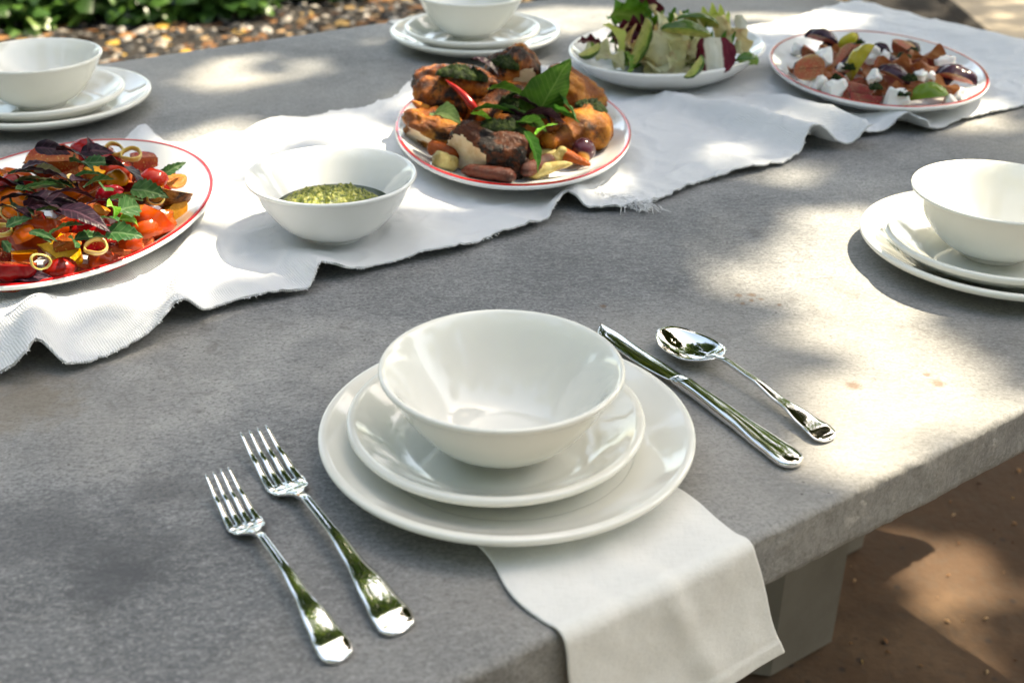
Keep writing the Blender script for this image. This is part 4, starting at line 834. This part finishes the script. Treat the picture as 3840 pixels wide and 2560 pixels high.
sauce(1190, 236, .455, 96, 40, 5, 'herb sauce in the middle of the chicken pile', .7)
sauce(1290, 190, .525, 66, 30, 6, 'herb sauce trailing behind the large basil leaf', .6, (0, 30, -10))
def cleaf(px, py, Y, size, rot, m, lb, w_=.36, curl=.3, fold=.3):
    p = C(px, py, Y-.034); s = 1.18*size*PX*dist(p); put('basil_leaf', leaf(s, s*w_, M(m), fg.uniform(0, 50), curl, fold), p, rot, lb, 'leaf', CG)
cleaf(1262, 212, .44, 150, (-82, -62, 10), 'basil_leaf', 'large upright green basil leaf on the chicken pile', .34, .15, .25)
cleaf(1024, 262, .43, 66, (-40, 15, 40), 'pale_leaf', 'pale rounded basil leaf lying on the chicken', .45, .5, .4)
cleaf(1134, 248, .41, 84, (-28, 0, 12), 'basil_leaf', 'horizontal green basil leaf above the charred breast', .26)
cleaf(1110, 268, .395, 52, (-30, 20, 10), 'bright_leaf', 'bright green basil leaf edging the herb sauce', .36)
cleaf(1286, 258, .44, 80, (-30, 10, 5), 'basil_leaf', 'green basil leaf beside the drumstick', .32)
cleaf(1252, 292, .385, 52, (-30, -20, 38), 'bright_leaf', 'small bright basil tip pointing to the drumstick', .28)
cleaf(1228, 345, .345, 84, (-60, 62, -25), 'basil_leaf', 'green basil leaf hanging down in front of the chicken', .24)
cleaf(1230, 246, .43, 100, (-25, 20, -28), 'purple_leaf', 'dark purple basil leaf across the chicken', .26)
cleaf(1200, 270, .41, 84, (-35, 10, -20), 'purple_leaf', 'dark purple basil leaf over the centre of the chicken', .26)
cleaf(1165, 205, .47, 80, (-30, 10, 20), 'basil_leaf', 'green basil leaf under the top herb sauce', .34)
cleaf(1222, 282, .40, 74, (-35, 20, 40), 'basil_leaf', 'green basil leaf between breast and drumstick', .32)
cleaf(1088, 300, .40, 64, (-30, 10, -30), 'purple_leaf', 'small purple leaf beside the pale rounded leaf', .3)
cleaf(1180, 252, .42, 84, (-25, 0, -12), 'verbena_leaf', 'dark green leaf lying in the middle of the chicken', .3)
cleaf(1300, 240, .45, 84, (-40, 20, -40), 'verbena_leaf', 'dark green leaf behind the drumstick', .3)
cleaf(1250, 262, .42, 90, (-30, 10, 24), 'purple_leaf', 'broad purple leaf below the large basil leaf', .3)
cleaf(1116, 146, .51, 62, (-10, 15, -25), 'purple_leaf', 'purple basil leaf tucked in the herb sauce on top', .3)
def root(p0, p1, r0, r1, m, name, lb, cat, bend=.1, seed=0, n=14):
    p0, p1 = np.array(p0), np.array(p1); L = np.linalg.norm(p1-p0); P = []; rr = []
    for i in range(n+1):
        t = i/n; P.append(p0+(p1-p0)*t+np.array([0, 0, bend*L*math.sin(math.pi*t)])+.03*L*np.array([nz(t*3, 0, seed, 1), nz(t*3, 4, seed, 1), 0])); rr.append((r0+(r1-r0)*t)*(1+.12*nz(t*6, 1, seed, 1))*(.35 if i in (0, n) else .75 if i in (1, n-1) else 1))
    v, f = tube([q-p0 for q in P], rr, 12); tag(obj(name, mesh(name, v, f, M(m)), None, p0), lb, cat, CG)
root(C(1024, 184, .445), C(1096, 256, .42), .0012, .0062, 'chili_red', 'chili', 'long pointed red chili leaning on the thigh', 'chili', .06, 1)
root(C(945, 232, .46), C(985, 262, .45), .0015, .009, 'burnt_pepper', 'burnt_pepper', 'burnt orange pepper strip at the edge of the chicken', 'pepper', .05, 2)
root(C(955, 258, .45), C(1000, 268, .44), .003, .008, 'burnt_pepper', 'burnt_pepper', 'small orange pepper piece under the burnt strip', 'pepper', .05, 3)
root(C(985, 338, .38), C(1052, 362, .355), .009, .008, 'carrot', 'carrot', 'short orange carrot piece near the pale fennel', 'carrot', .05, 4)
root(C(1060, 392, .325), C(1185, 408, .315), .007, .009, 'dark_carrot', 'carrot', 'dark roasted carrot lying in front of the breast', 'carrot', .03, 5)
root(C(1285, 352, .38), C(1356, 380, .355), .009, .003, 'carrot', 'carrot', 'tapered orange carrot below the shallot', 'carrot', .02, 6)
root(C(1200, 398, .32), C(1268, 366, .36), .008, .009, 'dark_carrot', 'carrot', 'dark browned carrot under the fennel strip', 'carrot', .03, 7)
root(C(1090, 370, .36), C(1230, 388, .345), .011, .010, 'dark_carrot', 'carrot', 'dark roasted carrot beneath the charred breast', 'carrot', .02, 8)
for (a, b, r0, r1, lb, sd) in (((995, 366), (1050, 382), .011, .009, 'pale chunk of roast fennel by the rim', 1), ((1212, 402), (1315, 376), .010, .003, 'long pale fennel strip pointing along the rim', 2), ((1275, 372), (1298, 338), .007, .005, 'pale upright fennel piece near the shallot', 3)):
    root(C(*a, .335 if sd < 3 else .37), C(*b, .345 if sd < 3 else .375), r0, r1, 'fennel', 'fennel_piece', lb, 'fennel', .04, sd+20)
pc = C(1340, 345, .385); put('roast_shallot', blob(.0150, .0140, .0140, .06, 2, 2, 20, mats=M('shallot_skin')), pc, (0, 20, -95), 'small glossy purple shallot with yellow cut end', 'shallot', CG)
for k in range(26):                                # vegetables under the pile
    a = k*2.39996; q = math.sqrt((k+.5)/26)*.66; p0 = np.array([PLAT['chicken'][0][0]+.1425*q*math.cos(a), PLAT['chicken'][0][1]+.02+.19*q*math.sin(a), .020]); an = fg.uniform(0, 6.3)
    root(p0, p0+np.array([.035*math.cos(an), .035*math.sin(an), .004]), .010, .007, ('dark_carrot', 'carrot', 'dark_carrot', 'fennel')[k % 4], ('carrot', 'carrot', 'carrot', 'fennel_piece')[k % 4], ('dark roasted carrot piece under the chicken', 'orange carrot piece under the chicken', 'dark roasted carrot piece under the chicken', 'pale fennel piece under the chicken')[k % 4], ('carrot', 'carrot', 'carrot', 'fennel')[k % 4], .05, k)

# ---------------- lettuce and avocado salad
LG = 'lettuce and avocado salad pieces'
def lp(px, py, Y): return at_y(px, py, Y)
def LR(px, py, Y, L, W, rot, m, lb, nm='lettuce_leaf', cat='lettuce', **k):
    p = lp(px, py, Y); s = PX*dist(p); put(nm, ruffle(L*s, W*s*.5, M(m), fg.uniform(0, 60), **k), p, rot, lb, cat, LG)
for k in range(12):
    a = k*2.39996; q = math.sqrt((k+.5)/12)*.55; x = .2225+.12*q*math.cos(a); y = .80+.14*q*math.sin(a)
    put('lettuce_leaf', ruffle(.09, .035, M(('pale_lettuce', 'green_lettuce', 'pale_lettuce', 'tan_lettuce')[k % 4]), k, amp=.4), (x, y, .035), (fg.uniform(-25, 25), fg.uniform(-25, 25), fg.uniform(0, 360)), ('pale crumpled lettuce leaf under the lettuce salad', 'green lettuce leaf under the lettuce salad', 'pale crumpled lettuce leaf under the lettuce salad', 'tan tinged lettuce leaf under the lettuce salad')[k % 4], 'lettuce', LG)
for k in range(16):
    a = k*2.39996; q = math.sqrt((k+.5)/16)*.62; x = .2225+.115*q*math.cos(a); y = .79+.13*q*math.sin(a)
    put('lettuce_leaf', ruffle(.062, .026, M(('pale_lettuce', 'green_lettuce', 'tan_lettuce', 'green_lettuce', 'dark_radicchio')[k % 5]), k+40, amp=.55, fq=18, cup=.6), (x, y, .062-.02*q), (-35+fg.uniform(-25, 25), fg.uniform(-30, 30), fg.uniform(-80, 80)), ('small pale crumpled leaf in the lettuce salad', 'small green crumpled leaf in the lettuce salad', 'small tan crumpled leaf in the lettuce salad', 'small green crumpled leaf in the lettuce salad', 'small burgundy crumpled leaf in the lettuce salad')[k % 5], 'lettuce', LG)
LR(1446, 36, .84, 95, 90, (-55, 10, 15), 'green_lettuce', 'bright green ruffled lettuce leaf at the top of the salad', amp=.35)
LR(1505, 24, .84, 95, 52, (-50, 35, -30), 'dark_radicchio', 'dark burgundy radicchio leaf at the top of the salad', 'radicchio_leaf', 'radicchio', amp=.2, bend=.9)
LR(1446, 62, .80, 60, 44, (-40, 0, 20), 'dark_radicchio', 'dark burgundy leaf below the bright green lettuce', 'radicchio_leaf', 'radicchio')
LR(1505, 46, .82, 70, 46, (-60, 60, -60), 'tan_lettuce', 'cream and tan curled leaf under the burgundy radicchio', amp=.3)
LR(1519, 122, .70, 112, 118, (-62, 70, 8), 'pale_lettuce', 'large pale wrinkled lettuce leaf with pink flecks in front', amp=.35, bend=.3)
LR(1390, 130, .72, 100, 66, (-40, 10, -12), 'pale_lettuce', 'pale wrinkled lettuce leaf over the serving bowl rim', amp=.45)
LR(1516, 70, .76, 64, 60, (-50, 20, 60), 'pale_lettuce', 'pale folded lettuce heart in the middle of the salad', amp=.4, cup=.8)
LR(1640, 128, .69, 84, 100, (-58, 78, 2), 'radicchio', 'radicchio leaf with broad white rib and burgundy margins', 'radicchio_leaf', 'radicchio', amp=.06, bend=.15, cup=.25, edge=.04)
LR(1634, 42, .86, 84, 54, (-40, 5, 25), 'lime_lettuce', 'yellow green frilly lettuce at the back of the salad', amp=.5, fq=22)
LR(1658, 70, .80, 70, 42, (-70, 70, 10), 'tan_lettuce', 'tan tinged upright lettuce leaf by the radicchio', amp=.3)
LR(1700, 62, .82, 56, 30, (-70, 75, -10), 'radicchio', 'small white and pink radicchio tip standing upright', 'radicchio_leaf', 'radicchio', amp=.1)
LR(1702, 98, .78, 76, 46, (-60, 60, -20), 'tan_lettuce', 'tan speckled lettuce leaf leaning at the bowl end', amp=.35)
LR(1716, 138, .72, 52, 34, (-50, 10, 25), 'green_lettuce', 'dark green lettuce piece at the bowl end', amp=.3)
LR(1353, 96, .78, 52, 34, (-40, 10, 20), 'dark_radicchio', 'burgundy leaf at the bowl edge near the avocado wedge', 'radicchio_leaf', 'radicchio')
LR(1420, 92, .74, 92, 36, (-55, 55, -35), 'lime_lettuce', 'curving lime green lettuce rib', amp=.2, bend=1.1, cup=.8)
LR(1446, 142, .68, 50, 32, (-60, 60, -60), 'green_lettuce', 'dark green lettuce tip in front of the pale leaf', amp=.4)
LR(1372, 118, .76, 60, 40, (-40, 10, 10), 'green_lettuce', 'small green lettuce piece near the short avocado wedge', amp=.35)
LR(1560, 110, .74, 70, 50, (-50, 20, 20), 'tan_lettuce', 'tan lettuce leaf between the avocado slices', amp=.4)
LR(1680, 110, .77, 64, 46, (-40, 10, -20), 'pale_lettuce', 'pale lettuce leaf behind the white ribbed radicchio', amp=.4)
def AV(px, py, Y, size, rot, lb, ang=55, el=1.7):
    rot = (-rot[0] if rot[0] >= 100 else rot[0], rot[1], rot[2]); p = lp(px, py, Y); s = size*PX*dist(p); put('avocado_slice', wedge(s*.5/el, ang, el, 'avocado', fg.uniform(0, 50)), p, rot, lb, 'avocado', LG)
AV(1463, 92, .70, 104, (-30, -72, 10), 'long avocado slice standing in the middle of the salad')
AV(1574, 82, .70, 108, (160, 8, 4), 'long dark skinned avocado slice lying across the salad')
AV(1600, 60, .78, 96, (170, 5, -4), 'dark skinned avocado slice behind the long one')
AV(1350, 112, .71, 54, (-30, -20, 30), 'short avocado wedge at the bowl edge', 80, 1.2)
AV(1590, 152, .655, 58, (-40, -50, 20), 'avocado wedge beside the white ribbed radicchio', 75, 1.3)
AV(1586, 38, .86, 40, (20, 40, 20), 'small avocado wedge at the back of the salad', 70, 1.3)
AV(1712, 140, .70, 48, (150, 0, 20), 'dark avocado wedge at the end of the serving bowl', 80, 1.3)

# ---------------- figs, cheese and cured ham
FG = 'fig and cheese platter pieces'
def F(kind, px, py, z, size, rot=None, lb='', **k):
    p = at(px, py, z); s = size*PX*dist(p); r = rot or (fg.choice((-125, 40, 55))+fg.uniform(-20, 20), fg.uniform(-30, 30), fg.uniform(-50, 50)); r = (-r[0], r[1], r[2]) if r[0] >= 100 else r; sd = fg.uniform(0, 60)
    if kind in ('fig', 'green_fig', 'yellow_fig'): put('fig_wedge', wedge(s*.44, k.get('ang', 85), 1.2, kind, sd), p, r, lb or {'fig': 'dark purple fig wedge on the fig platter', 'green_fig': 'green fig wedge on the fig platter', 'yellow_fig': 'yellow striped fig wedge on the fig platter'}[kind], 'fig', FG, lm=k.get('lm'))
    elif kind == 'cheese': put('cheese_chunk', blob(s*.46, s*.38, s*.36, .5, 1.5, sd, 18, [((.3, -.5, .8), s*.20), ((-.8, -.4, .3), s*.26), ((.7, -.6, -.1), s*.28)], 2.4, .12, 6, [M('cheese'), M('cheese')]), p, r, lb or 'white crumbled fresh cheese chunk on the fig platter', 'cheese', FG, lm=k.get('lm'))
    elif kind == 'ham': put('cured_ham_slice', ruffle(s, s*.30, M('cured_ham'), sd, amp=.5, fq=9, bend=.6, cup=.5), p, r, lb or 'folded slice of cured ham on the fig platter', 'ham', FG)
    elif kind == 'sauce': put('herb_sauce', dollop(s*.5, s*.42, s*.30, sd, M('herb_sauce'), 18), p, (0, 0, 0), lb or 'dab of green herb sauce on the fig platter', 'sauce', FG)
c0, ab0, _ = PLAT['fig']
for k in range(22):
    a = k*2.39996; q = math.sqrt((k+.5)/22)*.66; x = c0[0]+ab0[0]*q*math.cos(a); y = c0[1]+ab0[1]*q*math.sin(a)
    if k % 2: put('cured_ham_slice', ruffle(.06, .02, M('cured_ham'), k, amp=.5, fq=9), (x, y, .022), (fg.uniform(-20, 20), fg.uniform(-20, 20), fg.uniform(0, 360)), 'folded slice of cured ham on the fig platter', 'ham', FG)
    else: put('fig_wedge', wedge(.018, 85, 1.2, 'fig', k), (x, y, .030), (fg.choice((-125, -140, 45))+fg.uniform(-20, 20), fg.uniform(-30, 30), fg.uniform(-60, 60)), 'dark purple fig wedge on the fig platter', 'fig', FG)
for r in [('fig', 1859, 157, .056, 64, (88, 0, 12), 'round cut fig half with pink flesh facing the table edge', dict(ang=178, lm='the round fig half')), ('fig', 1867, 119, .044, 52, (60, 30, 20)), ('fig', 1885, 96, .044, 64, (170, 10, -20)), ('fig', 1945, 127, .050, 54, (60, -50, 20), 'red fleshed fig wedge behind the yellow one'), ('yellow_fig', 1948, 98, .050, 46, (120, -40, 0), 'yellow fig tip at the back of the platter', dict(lm='the yellow fig tip')), ('yellow_fig', 1984, 146, .054, 80, (165, -62, 10), 'tall yellow and green striped fig wedge standing upright', dict(lm='the tall yellow fig wedge')),
          ('fig', 1953, 170, .040, 52, (170, 10, 20)), ('fig', 2050, 180, .046, 66, (165, 15, -35)), ('fig', 2078, 112, .048, 62, (60, 20, -40), 'dark fig wedge with brown flesh at the back of the fig platter', dict(lm='the dark back fig')), ('fig', 2028, 119, .046, 44), ('green_fig', 1975, 196, .040, 58, (40, 10, -15), 'green rimmed fig wedge with pale flesh'), ('fig', 1990, 217, .032, 66, (20, 5, -10), 'open pink fig wedge near the red rim line'), ('green_fig', 2131, 228, .030, 78, (155, -5, 5), 'bright green fig wedge by the red rim line', dict(lm='the bright green fig wedge')), ('fig', 2194, 186, .040, 76, (170, 5, -30), 'long dark fig wedge at the end of the fig platter', dict(lm='the long dark end fig')), ('fig', 2156, 132, .042, 48), ('fig', 2140, 190, .03, 50), ('fig', 1910, 190, .03, 50),
          ('cheese', 1896, 137, .048, 52), ('cheese', 1997, 121, .052, 50), ('cheese', 1833, 112, .030, 34), ('cheese', 1877, 190, .034, 52), ('cheese', 1917, 208, .032, 58), ('cheese', 2006, 176, .050, 38), ('cheese', 2054, 230, .036, 58, None, 'largest white cheese chunk at the front of the fig platter', dict(lm='the largest cheese chunk')), ('cheese', 2167, 153, .046, 50), ('cheese', 2112, 174, .050, 34), ('cheese', 2138, 178, .046, 34), ('cheese', 2180, 238, .028, 40), ('cheese', 2208, 222, .028, 38), ('cheese', 1930, 157, .050, 22), ('cheese', 2031, 131, .050, 30),
          ('ham', 2052, 148, .054, 84, (-25, 5, 8)), ('ham', 1909, 116, .048, 56, (-20, 0, -20)), ('ham', 2135, 132, .046, 92, (-25, 0, 6)), ('ham', 2166, 200, .036, 76, (-30, 10, -20)), ('ham', 2138, 158, .046, 60), ('ham', 1909, 168, .044, 50), ('ham', 2062, 208, .042, 64, (-25, 0, 4)), ('ham', 1822, 160, .026, 40, (-20, 30, 60)), ('ham', 2090, 150, .052, 60, (-20, 10, -25)), ('ham', 2100, 200, .04, 50),
          ('sauce', 1950, 155, .052, 32), ('sauce', 2015, 200, .050, 34), ('sauce', 2091, 180, .054, 32), ('sauce', 2075, 129, .056, 30), ('sauce', 2075, 214, .046, 32), ('sauce', 1974, 97, .052, 24), ('sauce', 1922, 179, .046, 28), ('sauce', 2098, 116, .050, 22)]:
    kk = r[7] if len(r) > 7 else {}
    F(r[0], r[1], r[2], r[3], r[4], r[5] if len(r) > 5 else None, r[6] if len(r) > 6 else '', **kk)

# pieces that look alike: say which landmark piece of the platter each lies beside
from collections import Counter
cnt = Counter(o['label'] for o in col.objects if 'label' in o)
for o in list(col.objects):
    if o.get('group') in (TG, FG) and cnt[o['label']] > 1:
        p = np.array(o.location); c = [(np.linalg.norm(p-q), t) for q, g, t in LMK if g == o['group']]
        o['label'] = o['label']+', beside '+min(c)[1]
